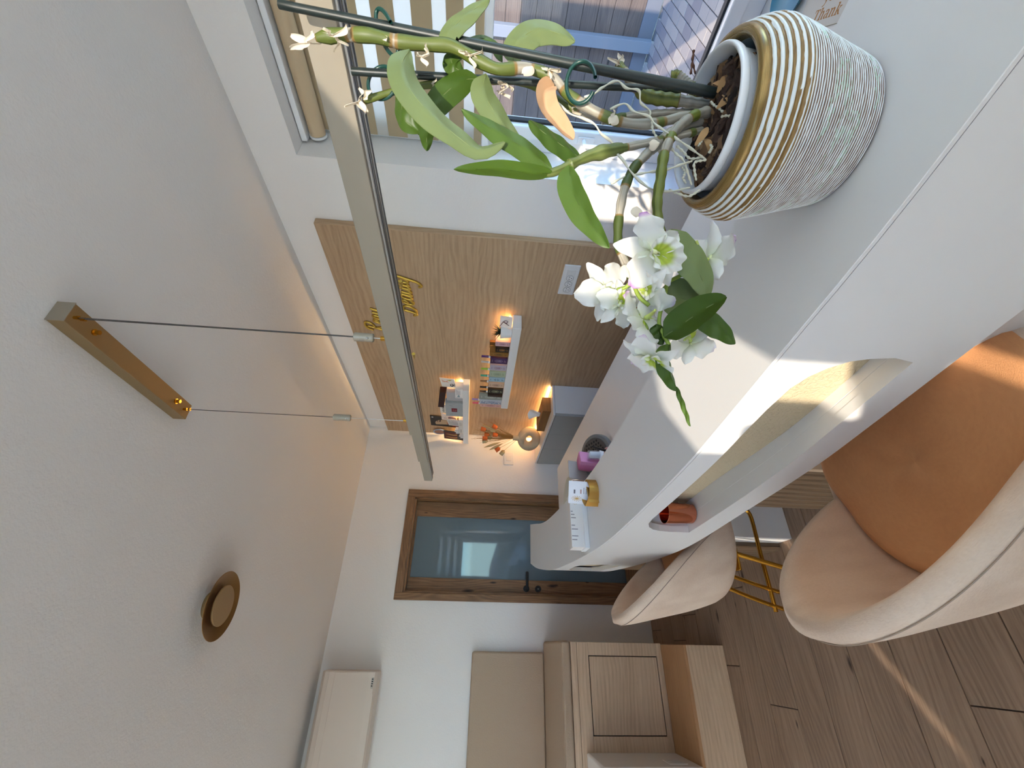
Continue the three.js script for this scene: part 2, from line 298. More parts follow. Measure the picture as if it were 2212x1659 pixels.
// striped day-and-night roller blind in the window reveal
function rollerBlind(place, width, label, bands, bottom, top) {
  const b = thing('roller_blind', label, 'blind', place.p, place.turn);
  const w = width / 2;
  part(b, 'head_rail', bx(-w, w, top - 0.028, top - 0.004, -0.05, 0.062, 0.003), M.upvc);
  part(b, 'fabric_roll', new THREE.CylinderGeometry(0.034, 0.034, width - 0.03, 32).rotateZ(Math.PI / 2).translate(0, top - 0.066, 0.015), M.rollerWood);
  for (const s of [-1, 1]) part(b, 'end_cap', new THREE.CylinderGeometry(0.037, 0.037, 0.01, 32).rotateZ(Math.PI / 2).translate(s * (w - 0.008), top - 0.066, 0.015), M.upvc);
  let y = top - 0.05; const z = -0.018;
  for (const [hi, lo] of bands) {
    if (y - hi > 0.002) part(b, 'sheer_band', bx(-w + 0.018, w - 0.018, hi, y, z, z + 0.0012, 0), M.sheerBand);
    part(b, 'opaque_band', bx(-w + 0.018, w - 0.018, lo, hi, z - 0.0004, z + 0.0016, 0), M.opaqueBand);
    y = lo;
  }
  part(b, 'sheer_band', bx(-w + 0.018, w - 0.018, bottom + 0.03, y, z, z + 0.0012, 0), M.sheerBand);
  part(b, 'bottom_bar', bx(-w + 0.016, w - 0.016, bottom, bottom + 0.033, z - 0.008, z + 0.012, 0.005), M.upvc);
  return b;
}
rollerBlind({ p: [-0.4625, 0, -1.965], turn: 0 }, 1.4, 'beige and sheer striped roller blind half drawn in the window by the orchid', [[2.3, 2.245], [2.13, 2.04], [1.99, 1.905], [1.842, 1.766], [1.714, 1.65], [1.605, 1.572]], 1.537, 2.365);
rollerBlind({ p: [0.46, 0, -1.37], turn: -Math.PI / 2 }, 0.68, 'second striped roller blind, on the window seen mirrored in the door glass', [[2.17, 2.09], [2.03, 1.95], [1.89, 1.82], [1.76, 1.7]], 1.66, 2.275);

// ================================================================ OUTSIDE
{
  const g = structure('ground', 'paved yard outside the window');
  part(g, 'yard', bx(-30, 30, -0.6, -0.045, -5.42, -2.15, 0), std(0x8a8683, 0.9));
  part(g, 'yard', bx(-30, 30, -0.6, -0.045, 4.25, 40, 0), std(0x9a9690, 0.9));
  part(g, 'yard', bx(XO, 30, -0.6, -0.045, -2.15, 4.25, 0), std(0x9a9690, 0.9));
  part(g, 'yard', bx(-30, XL - 0.22, -0.6, -0.045, -2.15, 4.25, 0), std(0x9a9690, 0.9));
  const pv = [0xa59a92, 0xada297, 0x968c88, 0xb5a99c].map((c) => std(c, 0.8));
  const A = 0.094, B = 0.21, geo = [bx(-A / 2 + 0.003, A / 2 - 0.003, -0.05, 0, -B / 2 + 0.003, B / 2 - 0.003, 0.003)];
  for (let i = 0; i < 17; i++) for (let j = 0; j < 12; j++) {
    const u = -1.95 + i * A, w = -5.32 + j * B + (i % 2) * B / 2 + 0.1;
    part(g, 'paving_stone', geo[0], pv[Math.floor(rnd() * 4)], [u + (w + 4) * 0.08, -0.02 + rr(-0.0015, 0.0015), w], [0, 0.08, 0]);
  }
  const f = thing('wooden_fence', 'weathered wooden fence of wide horizontal boards behind the window', 'fence', [0, 0, -5.4]);
  for (let i = 0; i < 14; i++) part(f, 'board', bx(-3.6, 1.6, 0.12 + i * 0.152, 0.12 + i * 0.152 + 0.1485, 0.004, 0.028, 0.003, 'x'), std(0xffffff, 0.8, { map: T.fence[i % 2] }));
  part(f, 'added_backing', bx(-3.6, 1.6, -0.03, 2.24, -0.03, 0.002, 0), std(0x2a2422, 0.9));  // added dark sheet, blocks light through the gaps and keeps seams dark
  part(f, 'kickboard', bx(-3.6, 1.6, -0.03, 0.118, -0.02, 0.036, 0.004), std(0x6c6d74, 0.9));
  for (const x of [-3.0, -1.93, -0.2, 1.3]) part(f, 'post', bx(x, x + 0.105, -0.03, 2.1, 0.028, 0.11, 0.006), std(0x7d7f86, 0.85));
}

// ================================================================ WALL PANEL, SHELVES, CABINET
single('wall_panel', 'large oak veneer panel covering the wall behind the shelves', 'wall panel', bx(XL + 0.004, -1.501, 0.002, 2.38, ZR, -1.778, 0.003, 'x'), M.oak);
const ZP = -1.778;
const ledMat = new THREE.MeshStandardMaterial({ color: 0xffe0b0, emissive: new THREE.Color(1, 0.62, 0.25), emissiveIntensity: 4, roughness: 0.6 });
function led(x0, x1, y, label, power) {
  const t = thing('led_strip', label, 'LED strip', [(x0 + x1) / 2, y, ZP + 0.006]);
  const w = x1 - x0;
  part(t, 'channel', bx(-w / 2, w / 2, 0, 0.003, -0.006, 0.006, 0), M.alu);
  part(t, 'diffuser', bx(-w / 2, w / 2, 0.003, 0.008, -0.005, 0.005, 0.001), ledMat);
  const l = new THREE.RectAreaLight(new THREE.Color(1, 0.6, 0.24), power * 4, w, 0.01);
  l.name = 'led_light'; l.position.set(0, 0.0095, 0.0005); l.rotation.x = Math.PI / 2; t.add(l);
}
function shelf(x0, x1, y0, y1, z1, label) { return single('wall_shelf', label, 'shelf', bx(x0, x1, y0, y1, ZP, z1, 0.002), M.white); }
shelf(-3.906, -2.885, 1.594, 1.643, -1.67, 'white floating shelf crowded with booklets and small boxes, the upper one');
shelf(-3.135, -2.085, 1.276, 1.331, -1.669, 'white floating shelf carrying a row of coloured cartons and a small plant');
led(-3.88, -2.9, 1.643, 'warm light strip along the back of the upper wall shelf', 26);
led(-3.12, -2.1, 1.331, 'warm light strip along the back of the carton shelf', 26);
led(-3.9, -2.92, 0.942, 'warm light strip behind the tissue box on the low cabinet', 26);
{
  const c = thing('low_cabinet', 'white low cabinet with three plain doors under the shelves', 'cabinet', [-3.41, 0, -1.645]);
  const x0 = -0.513, x1 = 0.513, zf = 0.136;
  part(c, 'top', bx(x0, x1, 0.926, 0.942, -0.131, zf, 0.0015), M.white);
  part(c, 'carcass', merge([bx(x0 + 0.002, x1, 0.07, 0.924, -0.131, zf - 0.02, 0.001), bx(x0 + 0.01, x1 - 0.02, 0, 0.07, -0.131, zf - 0.06, 0)]), M.white);
  const xs = [x0 + 0.002, -0.142, 0.172, x1 - 0.002];
  for (let i = 0; i < 3; i++) part(c, 'door', bx(xs[i] + 0.0015, xs[i + 1] - 0.0015, 0.075, 0.922, zf - 0.018, zf, 0.0015), M.grey);  // grey doors: shade on the white front put into the colour
}
// sockets and switch
{
  const s = thing('socket_plate', 'long white socket plate with three outlets on the oak panel', 'socket', [-1.746, 1.045, ZP]);
  part(s, 'plate', bx(-0.113, 0.113, -0.045, 0.045, 0, 0.01, 0.004), M.white);
  part(s, 'inset', bx(-0.092, 0.082, -0.024, 0.024, 0.009, 0.012, 0.002), M.whiteMatt);
  for (let i = 0; i < 3; i++) {
    const o = part(s, 'outlet', new THREE.CylinderGeometry(0.02, 0.02, 0.003, 28).rotateX(Math.PI / 2), M.white, [-0.068 + i * 0.046, 0, 0.013]);
    part(o, 'outlet_rim', new THREE.TorusGeometry(0.0202, 0.0009, 6, 32), std(0x9a9a9a, 0.5), [0, 0, 0.0015]);
    for (const [a, b] of [[-0.009, 0.003], [0.009, 0.003], [0, -0.009]]) part(o, 'pin_hole', new THREE.CylinderGeometry(0.0026, 0.0026, 0.001, 10).rotateX(Math.PI / 2), M.black, [a, b, 0.0016]);
  }
  const w = thing('light_switch', 'white square light switch on the wall beside the dried flowers', 'switch', [XL, 1.197, -1.545]);
  part(w, 'plate', bx(0, 0.008, -0.046, 0.046, -0.062, 0.062, 0.003), M.white);
  part(w, 'rocker', bx(0.007, 0.012, -0.024, 0.024, -0.025, 0.025, 0.002), M.whiteMatt);
}

// gold script lettering on the panel
{
  const word = (name, label, x, y, size, slope, strokes) => {
    const t = thing(name, label, 'sign', [x, y, ZP]);
    t.rotation.z = slope;
    for (const [letter, list] of strokes) {
      const gs = list.map((pts) => { const g = tube(pts.map((p) => V(p[0] * size + p[1] * size * 0.35, p[1] * size, 0)), (v) => size * (0.072 - 0.02 * Math.abs(v - 0.5)), { seg: 26, rad: 8 }); const p = g.attributes.position; for (let i = 0; i < p.count; i++) p.setZ(i, 0.007 + p.getZ(i) * 0.8); g.computeVertexNormals(); return g; });
      part(t, 'letter_' + letter.toLowerCase(), merge(gs), M.signGold);
    }
  };
  const e = (x) => ['e', [[[x, 0.2], [x + 0.2, 0.3], [x + 0.24, 0.45], [x + 0.12, 0.5], [x + 0.03, 0.3], [x + 0.08, 0.05], [x + 0.2, 0], [x + 0.34, 0.14]]]];
  const a = (x) => ['a', [[[x + 0.28, 0.42], [x + 0.14, 0.5], [x + 0.02, 0.28], [x + 0.06, 0.04], [x + 0.18, 0.04], [x + 0.3, 0.4]], [[x + 0.3, 0.48], [x + 0.27, 0.12], [x + 0.33, 0], [x + 0.44, 0.12]]]];
  const u = (x) => ['u', [[[x, 0.46], [x, 0.14], [x + 0.07, 0], [x + 0.18, 0.06], [x + 0.28, 0.44]], [[x + 0.29, 0.48], [x + 0.27, 0.12], [x + 0.33, 0], [x + 0.44, 0.12]]]];
  const cap = (x, leg) => [[[x - 0.06, 0.02], [x + 0.04, -0.05], [x + 0.12, 0.06], [x + 0.16, 0.5], [x + 0.2, 0.95]], [[x - 0.1, 0.72], [x - 0.04, 0.95], [x + 0.2, 1.06], [x + 0.5, 0.98], [x + 0.48, 0.68], [x + 0.2, 0.55]], leg];
  word('wall_lettering', 'raised gold script reading Beauty on the oak panel', -2.155, 1.935, 0.125, 0.06, [
    ['B', cap(0.1, [[0.3, 0.55], [0.56, 0.5], [0.62, 0.2], [0.4, -0.04], [0.12, 0.02], [-0.02, 0.12]])],
    e(0.78), a(1.14), u(1.6),
    ['t', [[[2.14, 0.92], [2.08, 0.3], [2.1, 0.03], [2.22, 0.1]], [[1.98, 0.56], [2.3, 0.6]]]],
    ['y', [[[2.3, 0.46], [2.3, 0.14], [2.38, 0.02], [2.5, 0.1], [2.58, 0.42]], [[2.6, 0.5], [2.56, 0], [2.5, -0.42], [2.32, -0.56], [2.22, -0.42]]]],
  ]);
  word('wall_lettering', 'raised gold script reading Renu, half hidden behind the hanging lamp', -2.355, 2.145, 0.12, 0.06, [
    ['R', cap(0.1, [[0.28, 0.55], [0.4, 0.3], [0.5, 0.04], [0.62, 0.02], [0.72, 0.14]])],
    e(0.78), ['n', [[[1.14, 0.46], [1.16, 0.2], [1.16, 0.02]], [[1.16, 0.28], [1.26, 0.46], [1.36, 0.44], [1.38, 0.1], [1.46, 0.02], [1.54, 0.12]]]],
    u(1.6),
  ]);
}

// ================================================================ LAMPS AND AIR CONDITIONER
{
  const p = thing('pendant_lamp', 'long brushed champagne bar lamp hanging on wires above the counter', 'lamp', [-1.173, YC, -0.6815]);
  const Y = (y) => y - YC, X = (x) => x + 1.173, Z = (z) => z + 0.6815;
  part(p, 'canopy', merge([bx(X(-1.44), X(-0.906), Y(2.514), 0, Z(-0.709), Z(-0.654), 0.002)]), M.brass);
  part(p, 'end_plate', bx(X(-0.906), X(-0.9035), Y(2.512), 0, Z(-0.71), Z(-0.653), 0.0008), M.champagne);
  for (const x of [-0.986, -1.358]) part(p, 'screw', merge([new THREE.CylinderGeometry(0.006, 0.006, 0.016, 16).translate(X(x), Y(2.507), 0), new THREE.CylinderGeometry(0.008, 0.009, 0.004, 16).translate(X(x), Y(2.512), 0)]), M.gold);
  for (const [x, g0, g1] of [[-0.93, 1.791, 1.838], [-1.415, 1.957, 2.013]]) {
    part(p, 'cable_gland', merge([-0.008, 0.008].map((d) => new THREE.CylinderGeometry(0.004, 0.005, 0.012, 12).translate(X(x) + d, Y(2.508), d * 0.5))), M.gold);
    for (const d of [-0.007, 0.007]) part(p, 'wire', rod(V(X(x) + d, Y(2.51), d * 0.5), V(X(x) + d * 0.45, Y(g1), d * 0.2), 0.0013, 6), M.groove);
    const gr = part(p, 'gripper', merge([new THREE.CylinderGeometry(0.0115, 0.0115, g1 - g0, 24).translate(X(x), Y((g0 + g1) / 2), 0), new THREE.CylinderGeometry(0.0095, 0.0095, g1 - g0 + 0.003, 24).translate(X(x), Y((g0 + g1) / 2), 0)]), M.champagne);
    part(gr, 'grub_screw', new THREE.SphereGeometry(0.003, 10, 8).translate(X(x) + 0.0085, Y(g0 + 0.012), 0.008), M.steel);
    part(p, 'wire', rod(V(X(x), Y(g0), 0), V(X(x), Y(1.765), 0), 0.0011, 6), M.steel);
    part(p, 'wire_anchor', bx(X(x) - 0.006, X(x) + 0.006, Y(1.75), Y(1.772), -0.0035, 0.0035, 0.001), M.gold);
  }
  const secs = [[-1.478, 0.12, 1.7075, 1.7525, -0.706, -0.655], [-1.752, -1.478, 1.707, 1.7475, -0.7035, -0.6575], [-2.005, -1.752, 1.7065, 1.743, -0.701, -0.66]];
  for (const [a, b, c, d, e, f] of secs) part(p, 'bar', bx(X(a), X(b), Y(c), Y(d), Z(e), Z(f), 0.0012), M.champagne);
  for (const z of [-0.692, -0.669]) {
    part(p, 'rail', bx(X(-1.99), X(0.11), Y(1.7035), Y(1.708), Z(z - 0.007), Z(z + 0.007), 0.0012), M.alu);
    part(p, 'rail_groove', bx(X(-1.985), X(0.105), Y(1.7028), Y(1.7036), Z(z - 0.0025), Z(z + 0.0025), 0), M.groove);
  }
  for (const x of [-0.76, -1.05]) part(p, 'gold_tip', new THREE.ConeGeometry(0.006, 0.03, 4).rotateZ(Math.PI / 2).translate(X(x), Y(1.702), Z(-0.712)), M.signGold);
}
{
  const l = thing('ceiling_lamp', 'small round bronze dish lamp on the ceiling', 'lamp', [-2.078, YC, -0.125]);
  part(l, 'base', lathe([[0, 0], [0.05, 0], [0.052, -0.004], [0.052, -0.02], [0.048, -0.026], [0, -0.026]], 40), M.brass);
  part(l, 'dish', lathe([[0.02, -0.024], [0.05, -0.027], [0.09, -0.036], [0.127, -0.052], [0.129, -0.053], [0.127, -0.0545], [0.09, -0.039], [0.05, -0.03], [0.02, -0.027]], 64), std(0x9a7444, 0.42, { metalness: 0.75 }));
  part(l, 'inner_disc', lathe([[0, -0.06], [0.074, -0.06], [0.076, -0.058], [0.075, -0.052], [0.06, -0.046], [0, -0.046]], 48), std(0xa98a60, 0.55, { metalness: 0.4 }));
}
{
  const a = thing('air_conditioner', 'white split air conditioner mounted high on the left wall', 'air conditioner', [XL, 0, 0.165]);
  const L = 0.92, prof = [[0, 2.125], [0.1, 2.105], [0.19, 2.112], [0.205, 2.125], [0.208, 2.16], [0.206, 2.43], [0.196, 2.462], [0.17, 2.483], [0.12, 2.49], [0, 2.49]];
  const ex = (pts, z0, z1, bev) => new THREE.ExtrudeGeometry(new THREE.Shape(pts.map((q) => new THREE.Vector2(...q))), { depth: z1 - z0 - 2 * bev, bevelEnabled: bev > 0, bevelSize: bev, bevelThickness: bev, bevelSegments: 3 }).translate(0, 0, z0 + bev);
  const shell = new THREE.MeshPhysicalMaterial({ color: 0xd6c8bb, roughness: 0.4 });
  part(a, 'body', ex(prof, 0, L, 0.006), shell);
  part(a, 'front_panel', bx(0.2, 0.2145, 2.158, 2.398, 0.004, L - 0.004, 0.006), shell);
  part(a, 'top_panel', bx(0.2, 0.2125, 2.402, 2.438, 0.004, L - 0.004, 0.005), shell);
  part(a, 'air_flap', bx(0.198, 0.2105, 2.116, 2.15, 0.13, L - 0.13, 0.004), shell);
  part(a, 'air_slot', bx(0.2, 0.2095, 2.15, 2.157, 0.125, L - 0.005, 0), M.groove);
  const d = part(a, 'display', bx(0.206, 0.2125, 2.124, 2.142, 0.035, 0.1, 0.002), std(0xb9b2a8, 0.4));
  for (let i = 0; i < 4; i++) part(d, 'display_mark', bx(0.2122, 0.213, 2.128, 2.138, 0.042 + i * 0.013, 0.049 + i * 0.013, 0), M.rubber);
}

// ================================================================ TREATMENT BENCH
{
  const b = thing('treatment_bench', 'oak-fronted raised bench with a beige seat pad and a step', 'bench', [-3.55, 0, 0.57]);
  const X = (x) => x + 3.55, Z = (z) => z - 0.57, xf = -3.176, zE = 1.3;
  const add = (n, a, c, y0, y1, z0, z1, m, r = 0.002, g = 'z') => part(b, n, bx(X(a), X(c), y0, y1, Z(z0), Z(z1), r, g), m);
  add('carcass', XL + 0.002, xf - 0.02, 0, 0.79, -0.026, zE, M.bench);
  add('top_board', XL + 0.002, xf, 0.799, 0.837, -0.031, zE, M.bench);
  add('front_board', xf - 0.02, xf, 0.724, 0.797, -0.03, zE, M.bench);
  add('front_board', xf - 0.02, xf, 0.243, 0.277, -0.03, zE, M.bench);
  add('front_board', xf - 0.02, xf, 0.277, 0.724, -0.03, 0.042, M.bench);
  add('front_board', xf - 0.02, xf, 0.277, 0.724, 0.445, zE, M.bench);
  add('shadow_gap', xf - 0.021, xf - 0.012, 0.277, 0.724, 0.042, 0.445, M.black, 0);
  add('hatch', xf - 0.012, xf + 0.001, 0.282, 0.719, 0.047, 0.44, M.bench);
  add('step_tread', xf, -2.835, 0.225, 0.243, -0.022, zE, std(0xdfc3a6, 0.55, { map: T.bench }));
  add('step_riser', -2.855, -2.836, 0, 0.225, -0.022, zE, M.bench);
  add('step_side', xf, -2.855, 0, 0.225, -0.022, -0.004, M.bench);
  add('seat_cushion', XL + 0.012, xf + 0.006, 0.838, 0.899, -0.036, zE, M.cushion, 0.02);
  single('back_cushion', 'beige upholstered pad fixed to the wall above the bench', 'cushion', bx(XL + 0.001, -3.862, 0.9, 1.449, 0.036, zE, 0.018, 'z'), M.cushion);
  const f = thing('foot_basin', 'glossy white foot basin block standing on the bench step', 'basin', [-2.99, 0.243, 0.9]);
  part(f, 'block', bx(-0.18, 0.18, 0, 0.53, -0.384, 0.38, 0.012), M.whiteGloss);
  const pl = part(f, 'badge', bx(0.02, 0.12, 0.06, 0.16, -0.387, -0.383, 0.002), M.whiteGloss);
  for (let i = 0; i < 4; i++) part(pl, 'badge_mark', bx(0.032 + i * 0.022, 0.044 + i * 0.022, 0.08, 0.14 - (i % 2) * 0.02, -0.3885, -0.386, 0.001), M.grey);
}

// ================================================================ RECEPTION COUNTER
const FRONT = [[0.5, -0.545], [0.2, -0.472], [-0.113, -0.403], [-0.264, -0.373], [-0.434, -0.348], [-0.594, -0.325], [-0.739, -0.306], [-1.004, -0.286], [-1.319, -0.272], [-1.533, -0.276], [-1.8, -0.289], [-2.07, -0.307], [-2.28, -0.326], [-2.57, -0.368], [-2.848, -0.418], [-3.09, -0.478]];
const BACK = [[0.5, -0.78], [0.2, -0.722], [-0.163, -0.656], [-0.429, -0.606], [-0.8, -0.566], [-1.165, -0.535], [-1.48, -0.528], [-2.061, -0.563], [-2.39, -0.593], [-2.59, -0.625], [-2.8, -0.672], [-3.09, -0.735]];
function smoothLine(list) {
  const c = new THREE.CatmullRomCurve3(list.map(([x, z]) => V(x, 0, z)), false, 'centripetal').getPoints(200);
  return (x) => { let lo = 0, hi = 200; while (hi - lo > 1) { const m = (lo + hi) >> 1; if (c[m].x > x) lo = m; else hi = m; } const t = cl01((c[lo].x - x) / (c[lo].x - c[hi].x || 1)); return c[lo].z + (c[hi].z - c[lo].z) * t; };
}
const zFront = smoothLine(FRONT), zBack = smoothLine(BACK);
const hBottom = (x) => 0.848 - 0.028 * THREE.MathUtils.smoothstep(-x, 0.9, 1.7);
const range = (a, b, step) => { const n = Math.max(1, Math.ceil(Math.abs(b - a) / step)); return Array.from({ length: n + 1 }, (_, i) => a + (b - a) * i / n); };
// a flat slab with a curved plan, between two lines z = f(x)
function slab(x0, x1, fa, fb, y0, y1, bev = 0.001) {
  const s = new THREE.Shape([...range(x0, x1, 0.06).map((x) => new THREE.Vector2(x, -fa(x))), ...range(x1, x0, 0.06).map((x) => new THREE.Vector2(x, -fb(x)))]);
  return toCreasedNormals(new THREE.ExtrudeGeometry(s, { depth: y1 - y0 - 2 * bev, bevelEnabled: bev > 0, bevelSize: bev, bevelOffset: -bev, bevelThickness: bev, bevelSegments: 1 }).rotateX(-Math.PI / 2).translate(0, y0 + bev, 0), 0.5);
}
// an upright board with cut-outs that follows the line z = f(x), built column by column; lo, hi give its lower and upper edge
function curvedBoard(x0, x1, lo, hi, holes, thick, f, step = 0.02) {
  const pos = [], nor = [], uv = [];
  const nrm = (x) => { const d = (f(x + 0.004) - f(x - 0.004)) / 0.008, l = Math.hypot(d, 1); return [-d / l, 0, 1 / l]; };
  const quad = (a, b, c, d, n) => { for (const [k, p] of [[0, a], [1, b], [2, c], [0, a], [2, c], [3, d]]) { pos.push(...p); nor.push(...(Array.isArray(n[0]) ? n[k] : n)); uv.push(p[0], p[1]); } };
  const F = (x, h) => [x, h, f(x)], B = (x, h) => [x, h, f(x) - thick];
  let xs = [...range(x0, x1, step)]; for (const h of holes) for (const p of h) xs.push(p[0]);
  xs = xs.filter((x) => x <= x0 + 1e-9 && x >= x1 - 1e-9).sort((p, q) => q - p).filter((x, i, s) => !i || s[i - 1] - x > 1e-5);
  const cut = (x) => { const c = [lo(x), hi(x)]; for (const h of holes) for (let i = 0; i < h.length; i++) { const [ax, ay] = h[i], [bx2, by] = h[(i + 1) % h.length]; if ((ax > x) !== (bx2 > x)) c.push(ay + (by - ay) * (x - ax) / (bx2 - ax)); } return c.sort((p, q) => p - q); };
  for (let i = 0; i + 1 < xs.length; i++) {
    const xa = xs[i], xb = xs[i + 1], e = 1e-6, A = cut(xa - e), C = cut(xb + e), na = nrm(xa), nb = nrm(xb); if (A.length !== C.length) continue;
    const ma = na.map((v) => -v), mb = nb.map((v) => -v);
    for (let k = 0; k < A.length; k += 2) { quad(F(xb, C[k]), F(xa, A[k]), F(xa, A[k + 1]), F(xb, C[k + 1]), [nb, na, na, nb]); quad(B(xa, A[k]), B(xb, C[k]), B(xb, C[k + 1]), B(xa, A[k + 1]), [ma, mb, mb, ma]); }
    quad(F(xa, A[0]), F(xb, C[0]), B(xb, C[0]), B(xa, A[0]), [0, -1, 0]);
    const t = A.length - 1; quad(F(xb, C[t]), F(xa, A[t]), B(xa, A[t]), B(xb, C[t]), [0, 1, 0]);
  }
  for (const h of holes) for (let i = 0; i < h.length; i++) { const p = h[i], q = h[(i + 1) % h.length], l = Math.hypot(q[0] - p[0], q[1] - p[1]) || 1, n = [-(q[1] - p[1]) / l, (q[0] - p[0]) / l, 0]; quad(F(...p), F(...q), B(...q), B(...p), n); }
  for (const [x, s] of [[x0, 1], [x1, -1]]) quad(F(x, lo(x)), B(x, lo(x)), B(x, hi(x)), F(x, hi(x)), [s, 0, 0]);
  const g = new THREE.BufferGeometry();
  g.setAttribute('position', new THREE.Float32BufferAttribute(pos, 3)); g.setAttribute('normal', new THREE.Float32BufferAttribute(nor, 3)); g.setAttribute('uv', new THREE.Float32BufferAttribute(uv, 2));
  return g;
}
{
  const c = thing('reception_counter', 'long white reception counter with a wave-shaped cut-out niche in its front', 'counter');
  const x0 = 0.498, x1 = -3.09;
  part(c, 'countertop', slab(x0, x1, zFront, zBack, 1.0945, 1.1, 0.0008), M.white);
  const niche = [[-0.447, 0.904], [-0.441, 0.935], [-0.446, 0.969], [-0.453, 0.992], [-0.469, 1.014], [-0.489, 1.03], [-0.517, 1.041], [-0.571, 1.046], ...range(-0.655, -1.08, 0.06).map((x) => [x, 1.048]), [-1.12, 1.044], [-1.15, 1.032], [-1.172, 1.014], [-1.184, 0.99], [-1.189, 0.96], [-1.189, 0.904], ...range(-1.13, -0.5, 0.06).map((x) => [x, 0.904])];
  const niche2 = [[-1.88, 0.875], [-1.88, 0.97], [-1.9, 1.0], [-1.94, 1.035], [-2.0, 1.045], [-2.2, 1.03], [-2.3, 0.99], [-2.36, 0.93], [-2.38, 0.875], [-2.2, 0.875], [-2.04, 0.875]];
  const e = 0.001;
  part(c, 'front_panel', curvedBoard(x0, x1, hBottom, () => 1.0935, [niche, niche2], 0.018, (x) => zFront(x) - e), M.white);
  const depth = (x) => 0.05 + 0.028 * THREE.MathUtils.smoothstep(-x, 0.5, 1.1), zN = (x) => zFront(x) - e - depth(x);
  part(c, 'niche_lining', curvedBoard(-0.42, -1.23, () => 0.88, () => 1.07, [], 0.008, zN), M.leather);
  const mid = (x) => zFront(x) - e - 0.02 - (depth(x) - 0.02) * 0.35;
  part(c, 'niche_floor', slab(-0.42, -1.23, (x) => zFront(x) - e - 0.012, mid, 0.89, 0.9035, 0.0008), M.white);
  part(c, 'niche_floor', slab(-0.42, -1.23, mid, (x) => zN(x) - 0.001, 0.89, 0.9035, 0.0008), M.white);
  part(c, 'niche_ceiling', slab(-0.42, -1.23, (x) => zFront(x) - 0.02, zN, 1.056, 1.066, 0), M.white);
  for (const x of [-0.432, -1.199]) part(c, 'niche_end', bx(x - 0.008, x + 0.008, 0.89, 1.066, zN(x) - 0.002, zFront(x) - 0.018, 0.001), M.white);
  part(c, 'niche_lining', curvedBoard(-1.84, -2.42, () => 0.86, () => 1.06, [], 0.008, (x) => zFront(x) - 0.026), M.leather);
  part(c, 'back_panel', curvedBoard(x0, x1, () => 0.85, () => 1.094, [], 0.018, (x) => zBack(x) + 0.019), M.white);
  part(c, 'end_panel', bx(x1, x1 + 0.018, 0.822, 1.094, zBack(x1) + 0.003, zFront(x1) - 0.02, 0.001), M.white);
  part(c, 'underside', slab(x0, x1 + 0.018, (x) => zFront(x) - 0.021, (x) => zBack(x) + 0.02, 0.852, 0.868, 0), M.white);
  // two pedestals with ribbed oak fronts
  part(c, 'pedestal', bx(-1.394, 0.498, 0, 0.868, -0.72, -0.434, 0.002), M.white);
  part(c, 'pedestal', bx(-2.88, -1.99, 0, 0.85, -0.72, -0.452, 0.002), M.white);
  const rib = new THREE.CylinderGeometry(0.0185, 0.0185, 0.846, 14, 1, false, -Math.PI / 2, Math.PI).scale(1, 1, 0.85).translate(0, 0.424, 0);
  { const p = rib.attributes.position, uv = rib.attributes.uv; for (let i = 0; i < p.count; i++) uv.setXY(i, p.getY(i), p.getX(i) * 3); }
  part(c, 'slat_backing', bx(-1.394, -1.028, 0, 0.85, -0.4345, -0.428, 0), M.slatDark);
  for (let i = 0; i < 9; i++) part(c, 'slat', rib, M.slat, [-1.374 + i * 0.04, 0, -0.43]);
  part(c, 'slat_edge', bx(-1.036, -1.018, 0, 0.85, -0.434, -0.412, 0.002, 'y'), M.bench);
  part(c, 'slat_backing', bx(-2.86, -2.09, 0, 0.845, -0.4525, -0.436, 0), M.slatDark);
  for (let i = 0; i < 17; i++) part(c, 'slat', rib, M.slat, [-2.105 - i * 0.0445, 0, -0.434]);
}
{
  const d = thing('desk', 'lower white work surface running along behind the reception counter', 'desk', [0, 0, 0]);
  part(d, 'desktop', slab(0.498, -3.04, (x) => zBack(x) + 0.0005, (x) => -1.14, 0.868, 0.9, 0.0015), M.white);
  for (const x of [-2.9, -1.6, 0.3]) part(d, 'support', bx(x - 0.01, x + 0.01, 0, 0.868, -1.1, -0.74, 0.001), M.white);
  part(d, 'cable_grommet', merge([new THREE.TorusGeometry(0.03, 0.004, 8, 36).rotateX(Math.PI / 2).translate(-0.757, 0.9, -0.915), new THREE.CylinderGeometry(0.029, 0.029, 0.002, 36).translate(-0.757, 0.9, -0.915)]), M.grey);
}
single('copper_cup', 'shiny rose-copper cup at the far end of the counter niche', 'cup', lathe([[0, 0], [0.026, 0], [0.03, 0.004], [0.034, 0.08], [0.032, 0.08], [0.028, 0.006], [0, 0.005]], 40).scale(1, 1, 0.85), M.copper, [-1.148, 0.9045, -0.318]);

// ================================================================ BAR STOOLS
const lift = (f) => { const c = Math.cos(f); return c > 0 ? Math.pow(c, 0.9) : 0; };
const Hrim = (f) => 0.682 + 0.3 * lift(f);
